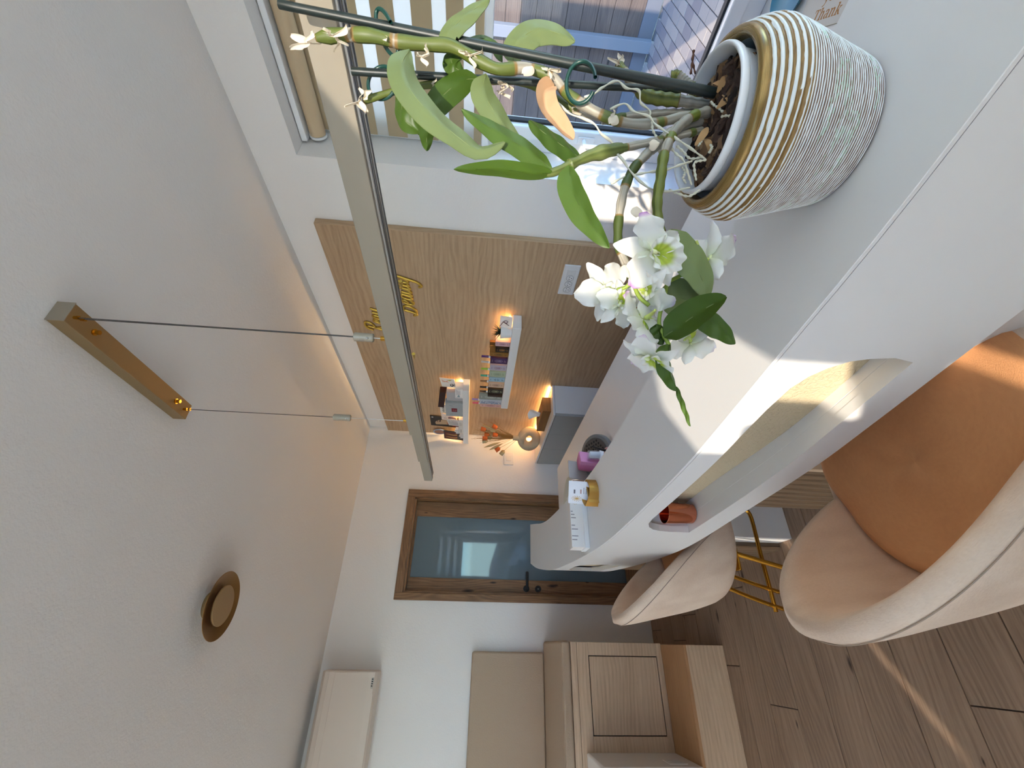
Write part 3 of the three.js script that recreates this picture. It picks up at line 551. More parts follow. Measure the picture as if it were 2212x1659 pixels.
// plan of the seat: round at the back, a soft square at the front
const plan = (f, r) => { const c = Math.cos(f), s = Math.abs(Math.sin(f)), k = c > 0 ? r : r / Math.pow(s ** 3.2 + Math.abs(c * 0.94) ** 3.2, 1 / 3.2); return [Math.sin(f) * k, c * k]; };
function stoolShell() {
  const NU = 112, NV = 44, outer = [0.95, 0.9, 0.86], inner = [1.0, 0.8, 0.67];  // inner tint: fabric tone plus warm bounced light painted into the hollow
  const prof = (f) => {
    const S = lift(f), H = Hrim(f), rt = 0.24 + 0.05 * S;
    const L = (a, b, t) => a + (b - a) * t;
    return new THREE.CatmullRomCurve3([[0.0, 0.64], [0.12, 0.645], [0.195, 0.655], [L(0.206, rt - 0.045, 0.25), L(0.67, H, 0.2)], [L(0.212, rt - 0.04, 0.6), L(0.675, H, 0.6)], [rt - 0.036, H - 0.02 * S - 0.004], [rt - 0.027, H - 0.002], [rt - 0.014, H + 0.003 * S], [rt - 0.002, H - 0.006], [rt + 0.002, H - 0.022], [L(rt, 0.226, 0.35), L(H, 0.58, 0.4)], [L(rt, 0.215, 0.75), L(H, 0.58, 0.78)], [0.205, 0.59], [0.18, 0.57], [0.1, 0.561], [0, 0.56]].map(([r, y]) => V(r, y, 0)), false, 'centripetal');
  };
  const cache = []; for (let i = 0; i <= NU; i++) cache.push(prof(i / NU * Math.PI * 2).getSpacedPoints(NV));
  return grid(NU, NV, (u, v) => { const i = Math.round(u * NU), q = cache[i][Math.round(v * NV)], [x, z] = plan(u * Math.PI * 2, q.x); return V(x, q.y, z); },
    { closeU: true, color: (u, v) => { const q = cache[Math.round(u * NU)], k = Math.round(v * NV); let top = 0; for (let j = 0; j <= NV; j++) if (q[j].y > q[top].y) top = j; const t = cl01((k - top) * 0.4 + 0.8); return mix(inner, outer, t); } });
}
function seatPad() {
  const P = [[0, 0.703], [0.35, 0.703], [0.7, 0.701], [0.88, 0.697], [0.96, 0.69], [0.995, 0.68], [1.0, 0.668], [0.97, 0.655], [0.5, 0.65], [0, 0.65]];
  const c = new THREE.CatmullRomCurve3(P.map((p) => V(p[0], p[1], 0)), false, 'centripetal').getSpacedPoints(30);
  return grid(96, 30, (u, v) => { const f = u * Math.PI * 2, q = c[Math.round(v * 30)], r = 0.207 + 0.031 * THREE.MathUtils.smoothstep(-Math.cos(f), -0.25, 0.25), [x, z] = plan(f, r * q.x); return V(x, q.y - 0.012 * Math.max(0, q.x - 0.4) * Math.max(0, -Math.cos(f)), z); }, { closeU: true });
}
{
  const s = thing('bar_stool', '', 'stool', [-1.7, 0, -0.36]);
  const vel = M.velvet.clone(); vel.vertexColors = true; vel.map = T.velvet.clone(); vel.map.repeat.set(5, 2.5); vel.map.needsUpdate = true;
  part(s, 'shell', stoolShell(), vel);
  const padMat = M.velvet.clone(); padMat.color.set(0xffc795);  // tan tint holds some warm bounced light as well as fabric colour
  part(s, 'seat_pad', seatPad(), padMat);
  const pip = []; for (let i = 0; i <= 120; i++) { const f = i / 120 * Math.PI * 2, S = lift(f), H = Hrim(f), [x, z] = plan(f, 0.24 + 0.05 * S + 0.0022); pip.push(V(x, H - 0.024, z)); }
  part(s, 'piping', new THREE.TubeGeometry(new THREE.CatmullRomCurve3(pip, true), 160, 0.0009, 6, true), M.seam);
  const bend = (pts, r = 0.0085) => new THREE.TubeGeometry(new THREE.CatmullRomCurve3(pts.map((p) => V(...p)), false, 'centripetal'), 48, r, 12);
  part(s, 'leg', bend([[-0.14, 0.575, 0.05], [-0.18, 0.25, 0.141], [-0.2, 0.002, 0.19]]), M.gold);
  part(s, 'leg', bend([[-0.14, 0.575, 0.1], [-0.18, 0.25, 0.204], [-0.2, 0.002, 0.25]]), M.gold);
  part(s, 'leg', bend([[0.14, 0.575, 0.06], [0.17, 0.25, 0.15], [0.19, 0.002, 0.2]]), M.gold);
  part(s, 'footrest', bend([[-0.18, 0.25, 0.225], [-0.18, 0.25, 0], [-0.18, 0.25, -0.165], [-0.18, 0.258, -0.184], [-0.179, 0.28, -0.188], [-0.15, 0.57, -0.15]]), M.gold);
  part(s, 'underplate', bx(-0.15, 0.15, 0.553, 0.562, -0.15, 0.12, 0.003), M.gold);
  s.userData.label = 'farther beige velvet bar stool, tucked against the counter near the door';
  const n = s.clone(); n.name = numbered('bar_stool'); n.position.set(-0.68, 0, -0.3); scene.add(n);
  n.userData = { label: 'nearer beige velvet bar stool with a sunlit camel seat, large in the foreground', category: 'stool' };
}

// ================================================================ GOODS ON THE SHELVES
const onY = (px, py, y) => { const d = at(px, py, 1).sub(eye); return eye.clone().addScaledVector(d, (y - eye.y) / d.y); };
const css = (c) => '#' + new THREE.Color(c).getHexString();
function cartonTex(bg, ink, style) {
  return canvasTex(128, 256, (g, w, h) => {
    g.fillStyle = css(bg); g.fillRect(0, 0, w, h);
    if (style === 'pattern') { for (let i = 0; i < 70; i++) { g.fillStyle = i % 3 ? '#27407a' : '#5d78ad'; g.beginPath(); g.ellipse(hash(i, 1, 7) * w * 0.55, hash(i, 2, 7) * h, 5 + 6 * hash(i, 3, 7), 4, hash(i, 4, 7) * 3, 0, 7); g.fill(); } }
    g.strokeStyle = g.fillStyle = css(ink); g.lineWidth = 5;
    g.font = 'bold 17px serif'; g.textAlign = 'center';
    for (let i = 0; i < 7; i++) g.fillRect(36 + i * 8, 22, 5, 6 + (i % 3) * 3);
    const hexa = (rx, ry) => { g.beginPath(); [[0, -1], [1, -0.62], [1, 0.62], [0, 1], [-1, 0.62], [-1, -0.62]].forEach(([a, b], i) => g[i ? 'lineTo' : 'moveTo'](64 + a * rx, 125 + b * ry)); g.closePath(); };
    if (style === 'dots') { for (let i = 0; i < 6; i++) { const a = i * Math.PI / 3 + 0.5; g.beginPath(); g.ellipse(64 + Math.cos(a) * 22, 125 + Math.sin(a) * 34, 9, 9, 0, 0, 7); g.fill(); } }
    else { hexa(28, 62); g.stroke(); hexa(19, 48); g.globalAlpha = 0.55; g.fill(); g.globalAlpha = 1; g.beginPath(); g.arc(64, 140, 13, 0, 7); g.stroke(); }
    for (let i = 0; i < 4; i++) g.fillRect(34, 208 + i * 9, 30 + 28 * hash(i, 5, 3), 3);
  });
}
function carton(name, label, [x0, x1, y0, y1], depth, bg, ink, style, group) {
  const w = Math.abs(x1 - x0), h = y1 - y0, side = std(bg, 0.55), front = std(0xffffff, 0.5, { map: cartonTex(bg, ink, style) });
  const o = thing(name, label, 'box', [(x0 + x1) / 2, y0, -1.692 - depth / 2], rr(-0.04, 0.04), group);
  part(o, 'box', new RoundedBoxGeometry(w * 0.985, h, depth, 1, 0.0012).translate(0, h / 2, 0), side);
  part(o, 'front_print', new THREE.BoxGeometry(w * 0.94, h * 0.97, 0.0008).translate(0, h / 2, depth / 2 + 0.0003), front);
}
const Ys = 1.3312;
for (const c of [
  ['dusty pink carton standing just left of the small potted plant', -2.307, -2.26, 1.427, 0xc9a6ab, 0x8d5f74],
  ['black carton with an orange emblem between the pink and the gold carton', -2.374, -2.324, 1.421, 0x17151a, 0xd08a3a],
  ['narrow bronze-gold carton between the black and the deep purple one', -2.426, -2.381, 1.459, 0x8a6128, 0x3a2610],
  ['deep purple carton with a grey emblem on the carton shelf', -2.516, -2.449, 1.45, 0x3a1a4c, 0x9a8fa0],
  ['pale lavender carton to the left of the deep purple one', -2.604, -2.538, 1.449, 0xb4adbb, 0x8a6a80],
  ['sage green carton between the lavender and the light blue one', -2.689, -2.617, 1.448, 0xa9b89f, 0x7d8f78],
  ['light blue carton with a ring of dark dots', -2.76, -2.703, 1.449, 0x94b6cb, 0x1c3f63, 'dots'],
  ['peach beige carton to the left of the light blue one', -2.843, -2.777, 1.449, 0xcdaf97, 0x8b6a58],
  ['black carton with a pale green emblem left of the peach one', -2.939, -2.869, 1.449, 0x191816, 0xb8c09a],
  ['plain dark brown carton standing in front of the tall grey one', -3.0, -2.952, 1.449, 0x2b1f1d, 0x4a3a36],
]) carton('product_carton', c[0], [c[1], c[2], Ys, c[3]], 0.062, c[4], c[5], c[6], 'cartons on the lower wall shelf');
carton('product_carton', 'tall grey-green carton partly hidden behind the dark brown one', [-3.03, -2.95, Ys, 1.515].map((v, i) => i < 2 ? v * 1.0 - 0.008 : v), 0.02, 0x8f9790, 0xc8ccc4, '', 'cartons on the lower wall shelf');
carton('product_carton', 'tall white carton covered with blue flowers', [-3.112, -3.04, Ys, 1.508], 0.062, 0xb9c3cf, 0x8a96ae, 'pattern', 'cartons on the lower wall shelf');
carton('product_carton', 'tall rose pink carton at the left end of the row', [-3.187, -3.118, Ys, 1.503].map((v, i) => i === 0 ? -3.134 - 0.03 : v), 0.055, 0xd3aaa5, 0x9a6070, '', 'cartons on the lower wall shelf');
single('brown_carton', 'plain brown carton standing behind the black and gold cartons', 'box', bx(-2.42, -2.355, Ys, 1.462, -1.776, -1.757, 0.001), std(0x6b4319, 0.5));
// little tubes standing on their caps on top of the cartons
for (const [x, y0, col, label, clear] of [
  [-2.478, 1.4502, 0x4a1d66, 'small purple tube standing cap down on the deep purple carton'], [-2.546, 1.4502, 0xb9b9ba, 'small silver tube second in the row above the cartons'],
  [-2.636, 1.4492, 0x8fc23c, 'small lime green tube standing on the cartons'], [-2.728, 1.4492, 0x3fa07e, 'small teal green tube standing on the light blue carton'],
  [-2.806, 1.4492, 0xb08a5c, 'small clear amber tube standing on the peach carton', true], [-2.896, 1.4492, 0x1b1413, 'right one of two small black tubes standing together'],
  [-2.96, 1.4492, 0x1d1212, 'left one of two small black tubes standing together'], [-3.1, 1.5082, 0x8f7cc0, 'small lilac tube standing on the tall flowered carton'], [-3.16, 1.5035, 0xd8607a, 'small pink tube standing on the rose pink carton'],
]) {
  const t = thing('product_tube', label, 'tube', [x, y0, -1.722], rr(-0.2, 0.2), 'small tubes above the cartons');
  part(t, 'cap', lathe([[0, 0], [0.0095, 0], [0.0095, 0.012], [0.006, 0.014], [0, 0.014]], 20), M.white);
  part(t, 'body', grid(24, 12, (u, v) => { const a = u * 6.2832, k = 1 - v; return V(Math.cos(a) * (0.009 + 0.004 * v), 0.013 + 0.05 * v, Math.sin(a) * 0.009 * Math.max(0.06, k)); }, { closeU: true }), clear ? new THREE.MeshPhysicalMaterial({ color: col, roughness: 0.2, transmission: 0.6, thickness: 0 }) : std(col, 0.4));
}
{
  const p = thing('succulent_pot', 'small white pot with a spiky dark succulent on the lower shelf', 'potted plant', [-2.175, Ys, -1.71]);
  part(p, 'pot', lathe([[0, 0], [0.034, 0], [0.044, 0.07], [0.04, 0.07], [0.032, 0.01], [0, 0.01]], 32), M.white);
  part(p, 'soil', new THREE.CylinderGeometry(0.039, 0.039, 0.004, 24).translate(0, 0.062, 0), std(0x2c211a, 1));
  for (let i = 0; i < 26; i++) { const a = i * 2.399, e = 0.25 + 1.1 * (i / 26), l = 0.05 + 0.025 * rnd(); part(p, 'leaf', new THREE.ConeGeometry(0.005, l, 5).translate(0, l / 2, 0).rotateZ(-Math.PI / 2 + e).rotateY(a).translate(0, 0.066, 0), std(i % 2 ? 0x33452c : 0x263524, 0.5)); }
  const t = thing('gift_card', 'white square card with a dark cord bow leaning beside the succulent', 'card', [-2.098, Ys + 0.001, -1.728], 0.3);
  part(t, 'card', new RoundedBoxGeometry(0.082, 0.078, 0.006, 2, 0.002).rotateX(-0.12).translate(0, 0.04, 0), std(0xf0e2d8, 0.6));
  part(t, 'cord', new THREE.TubeGeometry(new THREE.CatmullRomCurve3([V(-0.03, 0.075, 0.004), V(0.0, 0.06, 0.009), V(0.015, 0.045, 0.009), V(0.01, 0.03, 0.01), V(-0.004, 0.038, 0.009), V(0.004, 0.055, 0.009), V(-0.02, 0.02, 0.01)]), 40, 0.0018, 6), std(0x571a22, 0.7));
}
// upper shelf
{
  const Y = 1.6432, flat = (w, h, draw) => std(0xffffff, 0.55, { map: canvasTex(w, h, draw) });
  const lines = (g, x, y, w, n, gap, c) => { g.fillStyle = c; for (let i = 0; i < n; i++) g.fillRect(x, y + i * gap, w * (0.6 + 0.4 * hash(i, n, 5)), Math.max(2, gap * 0.35)); };
  const sheet = (name, label, cat, x0, x1, y0, y1, z, thick, tilt, mat, back = 0xe6e0da, roll = 0) => {
    const o = thing(name, label, cat, [(x0 + x1) / 2, y0, z]); const w = Math.abs(x1 - x0), h = y1 - y0; o.rotation.set(tilt, 0, roll);
    part(o, 'body', bx(-w / 2, w / 2, 0, h, -thick, 0, Math.min(0.002, thick / 3)), std(back, 0.6));
    part(o, 'front_print', new THREE.BoxGeometry(w * 0.985, h * 0.985, 0.0008).translate(0, h / 2, 0.0003), mat); return o;
  };
  sheet('leaflet', 'leaflet with an orange sketch of hands leaning at the right end of the upper shelf', 'leaflet', -2.965, -2.84, 1.704, 1.823, -1.74, 0.004, -0.14, flat(256, 256, (g, w, h) => {
    g.fillStyle = '#efe6dc'; g.fillRect(0, 0, w, h); g.strokeStyle = '#e0936a'; g.lineWidth = 6;
    for (let i = 0; i < 5; i++) { g.beginPath(); g.moveTo(150 + i * 16, 30); g.bezierCurveTo(120 + i * 10, 70, 190 - i * 12, 90, 130 + i * 20, 140); g.stroke(); }
    g.fillStyle = '#c9bb4e'; g.beginPath(); g.moveTo(215, 130); g.lineTo(240, 220); g.lineTo(190, 170); g.fill();
    g.fillStyle = '#141414'; g.beginPath(); g.ellipse(70, 190, 42, 34, 0.4, 0, 7); g.fill(); g.fillStyle = '#efe6dc'; g.beginPath(); g.ellipse(76, 186, 20, 16, 0.4, 0, 7); g.fill(); g.fillStyle = '#141414'; g.fillRect(40, 232, 80, 10);
  }), 0xefe6dc, 0.12);
  sheet('white_carton', 'white carton printed with grey lines below the sketch leaflet', 'box', -3.04, -2.9, Y, 1.703, -1.69, 0.07, 0, flat(256, 128, (g, w, h) => { g.fillStyle = '#e9e6e4'; g.fillRect(0, 0, w, h); lines(g, 90, 18, 150, 6, 12, '#a9a6aa'); g.fillStyle = '#8fa9b4'; g.beginPath(); g.moveTo(30, 30); g.lineTo(110, 60); g.lineTo(30, 84); g.fill(); g.fillStyle = '#222'; for (let i = 0; i < 4; i++) g.fillRect(14, 16 + i * 26, 9, 9); }), 0xe4e2e0);
  single('maroon_carton', 'dark maroon carton lying tilted on the grey box of the upper shelf', 'box', bx(-0.105, 0.105, 0, 0.05, -0.03, 0.03, 0.002), std(0x2c1212, 0.5), [-3.115, 1.79, -1.73], [0, 0.1, -0.1]);
  sheet('grey_carton', 'plain light grey carton in the middle of the upper shelf', 'box', -3.135, -3.0, Y, 1.776, -1.715, 0.055, 0, flat(128, 128, (g, w, h) => { g.fillStyle = '#b4b3b6'; g.fillRect(0, 0, w, h); g.fillStyle = '#2a2024'; g.fillRect(80, 92, 40, 18); }), 0xb4b3b6);
  sheet('gift_bag', 'grey-blue paper bag with a dark red square label', 'bag', -3.375, -3.14, Y, 1.79, -1.695, 0.045, 0, flat(256, 192, (g, w, h) => {
    g.fillStyle = '#a5adb1'; g.fillRect(0, 0, w, h); g.strokeStyle = '#7c7a88'; g.lineWidth = 3;
    for (let i = 0; i < 9; i++) { g.beginPath(); g.moveTo(10 + i * 30, 10 + 60 * hash(i, 1, 4)); g.bezierCurveTo(30 + i * 26, 60, 0 + i * 30, 120, 30 + i * 26, 180 * hash(i, 2, 4)); if (i < 2 || i > 5) g.stroke(); }
    g.fillStyle = '#7b1f2e'; g.fillRect(90, 66, 72, 62); g.fillStyle = '#c98a8a'; g.font = '20px serif'; g.textAlign = 'center'; g.fillRect(112, 78, 6, 18); g.fillRect(128, 78, 6, 18); lines(g, 104, 104, 44, 2, 9, '#c98a8a');
  }), 0xa5adb1);
  sheet('small_carton', 'small white carton with dark lettering behind the grey-blue bag', 'box', -3.42, -3.27, 1.79, 1.845, -1.745, 0.03, 0, flat(192, 96, (g, w, h) => { g.fillStyle = '#dedad6'; g.fillRect(0, 0, w, h); g.fillStyle = '#4a4646'; for (let i = 0; i < 9; i++) g.fillRect(26 + i * 16, 40 - (i % 3) * 5, 9, 24 + (i % 3) * 5); }), 0xdedad6);
  sheet('booklet', 'pale lilac booklet leaning next to the dark portrait poster', 'booklet', -3.56, -3.44, 1.7, 1.842, -1.735, 0.005, -0.1, flat(128, 160, (g, w, h) => { g.fillStyle = '#d8ceca'; g.fillRect(0, 0, w, h); g.fillStyle = '#7d6f86'; g.beginPath(); g.ellipse(50, 110, 40, 44, 0.4, 0, 7); g.fill(); lines(g, 20, 24, 60, 4, 9, '#9a9096'); }), 0xd8ceca);
  sheet('price_card', 'tilted white card full of fine grey print', 'card', -3.56, -3.44, Y + 0.036, 1.785, -1.69, 0.003, -0.15, flat(160, 160, (g, w, h) => { g.fillStyle = '#d3cfcd'; g.fillRect(0, 0, w, h); lines(g, 14, 14, 130, 15, 9, '#77747a'); }), 0xd3cfcd, 0.16);
  sheet('long_carton', 'long low white carton at the shelf front by the tilted card', 'box', -3.7, -3.42, Y, 1.683, -1.682, 0.045, 0, flat(256, 48, (g, w, h) => { g.fillStyle = '#d9d5d0'; g.fillRect(0, 0, w, h); lines(g, 20, 14, 90, 2, 12, '#8b8681'); lines(g, 150, 10, 80, 3, 11, '#a39c95'); }), 0xd9d5d0);
  sheet('poster', 'dark poster with a close-up of a shaded face standing on the upper shelf', 'poster', -3.73, -3.53, Y, 1.95, -1.752, 0.004, -0.05, flat(256, 384, (g, w, h) => {
    g.fillStyle = '#1d1c20'; g.fillRect(0, 0, w, h); g.fillStyle = '#b59878'; g.beginPath(); g.moveTo(40, 60); g.bezierCurveTo(120, 30, 190, 90, 176, 190); g.bezierCurveTo(160, 250, 90, 240, 60, 190); g.fill();
    g.fillStyle = '#6d4d3a'; g.beginPath(); g.ellipse(140, 110, 30, 9, 0.2, 0, 7); g.fill(); g.fillStyle = '#171316'; g.beginPath(); g.ellipse(140, 114, 16, 7, 0.2, 0, 7); g.fill(); g.strokeStyle = '#3a2a22'; g.lineWidth = 7; g.beginPath(); g.moveTo(104, 86); g.quadraticCurveTo(140, 68, 176, 92); g.stroke();
    g.fillStyle = '#a0604e'; g.beginPath(); g.ellipse(92, 198, 26, 9, -0.3, 0, 7); g.fill(); g.fillStyle = '#dcdcdc'; g.beginPath(); g.arc(226, 26, 12, 0, 7); g.fill();
    g.fillStyle = '#8c1f22'; g.beginPath(); g.moveTo(20, 260); g.bezierCurveTo(90, 220, 120, 300, 200, 268); g.lineTo(180, 340); g.lineTo(40, 340); g.fill(); g.fillStyle = '#b58a34'; g.beginPath(); g.moveTo(70, 266); g.lineTo(150, 284); g.lineTo(110, 330); g.fill();
  }), 0x18181a);
  sheet('poster', 'dark red and gold poster at the left end of the upper shelf', 'poster', -3.9, -3.72, Y, 1.83, -1.70, 0.004, -0.08, flat(256, 256, (g, w, h) => {
    g.fillStyle = '#2c2e36'; g.fillRect(0, 0, w, h); g.fillStyle = '#5a1a18'; g.fillRect(20, 10, 210, 170); g.fillStyle = '#c79a54';
    for (const o of [60, 150]) { g.beginPath(); g.moveTo(o, 20); g.bezierCurveTo(o + 46, 60, o - 26, 110, o + 30, 176); g.lineTo(o, 176); g.bezierCurveTo(o - 40, 110, o + 14, 70, o, 20); g.fill(); }
    g.fillStyle = '#6e7078'; g.fillRect(60, 216, 130, 7);
  }), 0x24262c);
  const o = thing('hand_mirror', 'pale blue oval hand mirror behind the red and gold poster', 'mirror', [-3.84, 1.83, -1.755]);
  part(o, 'frame', new THREE.TorusGeometry(0.05, 0.006, 10, 40).scale(1, 1.1, 1).translate(0, 0.045, 0), std(0x8fa4c4, 0.4));
  part(o, 'glass', new THREE.CylinderGeometry(0.048, 0.048, 0.003, 40).rotateX(Math.PI / 2).scale(1, 1.1, 1).translate(0, 0.045, 0), std(0x7a4a42, 0.3));
  for (let i = 0; i < 7; i++) { const t = thing('tube_sample', ['rightmost', 'second from the right', 'third from the right', 'middle', 'third from the left', 'second from the left', 'leftmost'][i] + ' of the short white sample tubes before the posters', 'tube', [-3.585 - i * 0.034, Y + 0.041 - (i > 3 ? 0.04 : 0), -1.672 - 0.012], 0, 'white sample tubes on the upper shelf'); part(t, 'cap', lathe([[0, 0], [0.009, 0], [0.009, 0.022 + (i % 3) * 0.006], [0.007, 0.026 + (i % 3) * 0.006], [0, 0.026 + (i % 3) * 0.006]], 18), M.white); part(t, 'neck', lathe([[0, -0.001], [0.0065, -0.001], [0.0065, 0.001], [0, 0.001]], 14), M.black); }
}

// ================================================================ ON THE LOW CABINET
{
  const v = thing('donut_vase', 'matt beige ring-shaped ceramic vase on the low cabinet', 'vase', [-3.585, 0.942, -1.615], 0.95);
  const clay = std(0xb7a58b, 0.95, { bumpMap: T.plaster, bumpScale: 0.0008 });
  const R = 0.067, r = 0.041;
  const ring = grid(72, 28, (u, w) => { const a = u * 6.2832 - Math.PI / 2, b = w * 6.2832, rr2 = R + Math.cos(b) * r; return V(Math.cos(a) * rr2 * 1.03, Math.max(0, 0.1 + Math.sin(a) * rr2 * 0.97), Math.sin(b) * r * 0.85); }, { closeU: true });
  part(v, 'ring', ring, clay);
  part(v, 'neck', lathe([[0.062, 0.148], [0.046, 0.168], [0.033, 0.188], [0.025, 0.206], [0.0215, 0.24], [0.0225, 0.246], [0.019, 0.246], [0.018, 0.21], [0.018, 0.19]], 36).scale(1, 1, 0.85), clay);
  const b = thing('dried_bouquet', 'bunch of dried flowers with orange buds and wispy grass in the ring vase', 'bouquet', [-3.585, 1.176, -1.615]);
  const stemM = std(0x6e6238, 0.9), grassM = std(0x9c7440, 0.95), oran = std(0xc8632a, 0.8), cream = std(0xb5a27a, 0.9), dark = std(0x2e2018, 0.9);
  // local directions: s to the left and right as seen, up
  const right = V(0.516, 0, -0.855);
  const buds = [[-0.02, 0.24, 0], [0.055, 0.26, 0], [0.05, 0.17, 1], [0.01, 0.15, 0], [-0.005, 0.2, 1], [-0.035, 0.24, 1], [-0.1, 0.125, 2], [-0.115, 0.085, 1], [0.075, 0.16, 0], [0.02, 0.225, 0]];
  for (const [s, h, k] of buds) {
    const tip = right.clone().multiplyScalar(s).add(V(rr(-0.015, 0.015), h, 0)), d = tip.clone().normalize();
    part(b, 'stem', rod(V(0, -0.04, 0), tip, 0.0013, 6), stemM);
    const bud = lathe([[0, 0], [0.011, 0.002], [0.0155, 0.014], [0.014, 0.026], [0.016, 0.036], [0.01, 0.034], [0, 0.03]], 7); bud.scale(1.35, 1.3, 1.35); bud.applyQuaternion(new THREE.Quaternion().setFromUnitVectors(V(0, 1, 0), d)); bud.translate(tip.x, tip.y, tip.z);
    const bm = part(b, 'bud', bud, k === 1 ? cream : oran);
    const cal = new THREE.ConeGeometry(0.012, 0.012, 7, 1, true); cal.rotateX(Math.PI); cal.applyQuaternion(new THREE.Quaternion().setFromUnitVectors(V(0, 1, 0), d)); cal.translate(tip.x, tip.y, tip.z); part(bm, 'calyx', cal, dark);
  }
  for (let i = 0; i < 64; i++) { const s = rr(-0.06, 0.13), h = rr(0.22, 0.37) - Math.abs(s) * 0.5, e = right.clone().multiplyScalar(s).add(V(rr(-0.03, 0.03), h, 0)); part(b, 'grass_blade', tube([V(0, -0.03, 0), e.clone().multiplyScalar(0.5).add(V(rr(-0.01, 0.01), 0.015, 0)), e, e.clone().multiplyScalar(1.12).add(V(rr(-0.02, 0.02), -0.005, 0))], (t) => 0.0018 * (1 - 0.7 * t), { seg: 8, rad: 4 }), grassM); }
  for (const [s, h] of [[-0.105, 0.27], [-0.125, 0.22], [0.1, 0.3]]) { const e = right.clone().multiplyScalar(s).add(V(0.01, h, 0)); const g = tube([V(0, 0, 0), e.clone().multiplyScalar(0.55), e], (t) => t < 0.45 ? 0.0012 : 0.011 * Math.sin((t - 0.45) / 0.55 * 3.1) + 0.0006, { seg: 18, rad: 7 }); part(b, 'plume', g, cream); }
  const t = thing('tissue_box', 'wooden tissue box with a white tissue pulled out, on the low cabinet', 'tissue box', [-3.16, 0.942, -1.645], 0.03);
  const w = 0.175, d = 0.064, y = 0.066;
  part(t, 'lid', merge([bx(-w, w, y - 0.008, y, -d, -0.014, 0.002), bx(-w, w, y - 0.008, y, 0.014, d, 0.002), bx(-w, -0.06, y - 0.008, y, -0.014, 0.014, 0.001), bx(0.06, w, y - 0.008, y, -0.014, 0.014, 0.001)]), std(0xc6a878, 0.6, { map: T.oak }));
  for (const z of [-d, d - 0.008]) part(t, 'side', bx(-w, w, 0, y - 0.008, z, z + 0.008, 0.0015), std(0xb99b6c, 0.6, { map: T.oak }));
  for (const x of [-w, w - 0.008]) part(t, 'end', bx(x, x + 0.008, 0, y - 0.008, -d + 0.008, d - 0.008, 0.0015, 'z'), std(0xb99b6c, 0.6, { map: T.oak }));
  part(t, 'tissue', grid(14, 14, (u, q) => V((u - 0.5) * (0.06 + 0.08 * q) + 0.012 * q, y - 0.012 + q * (0.11 - 0.05 * Math.abs(u - 0.35)), Math.sin(u * 9) * 0.012 * (1 - q) + (q - 0.4) * 0.03 * Math.cos(u * 5))), std(0xe6e3e0, 0.95));
}

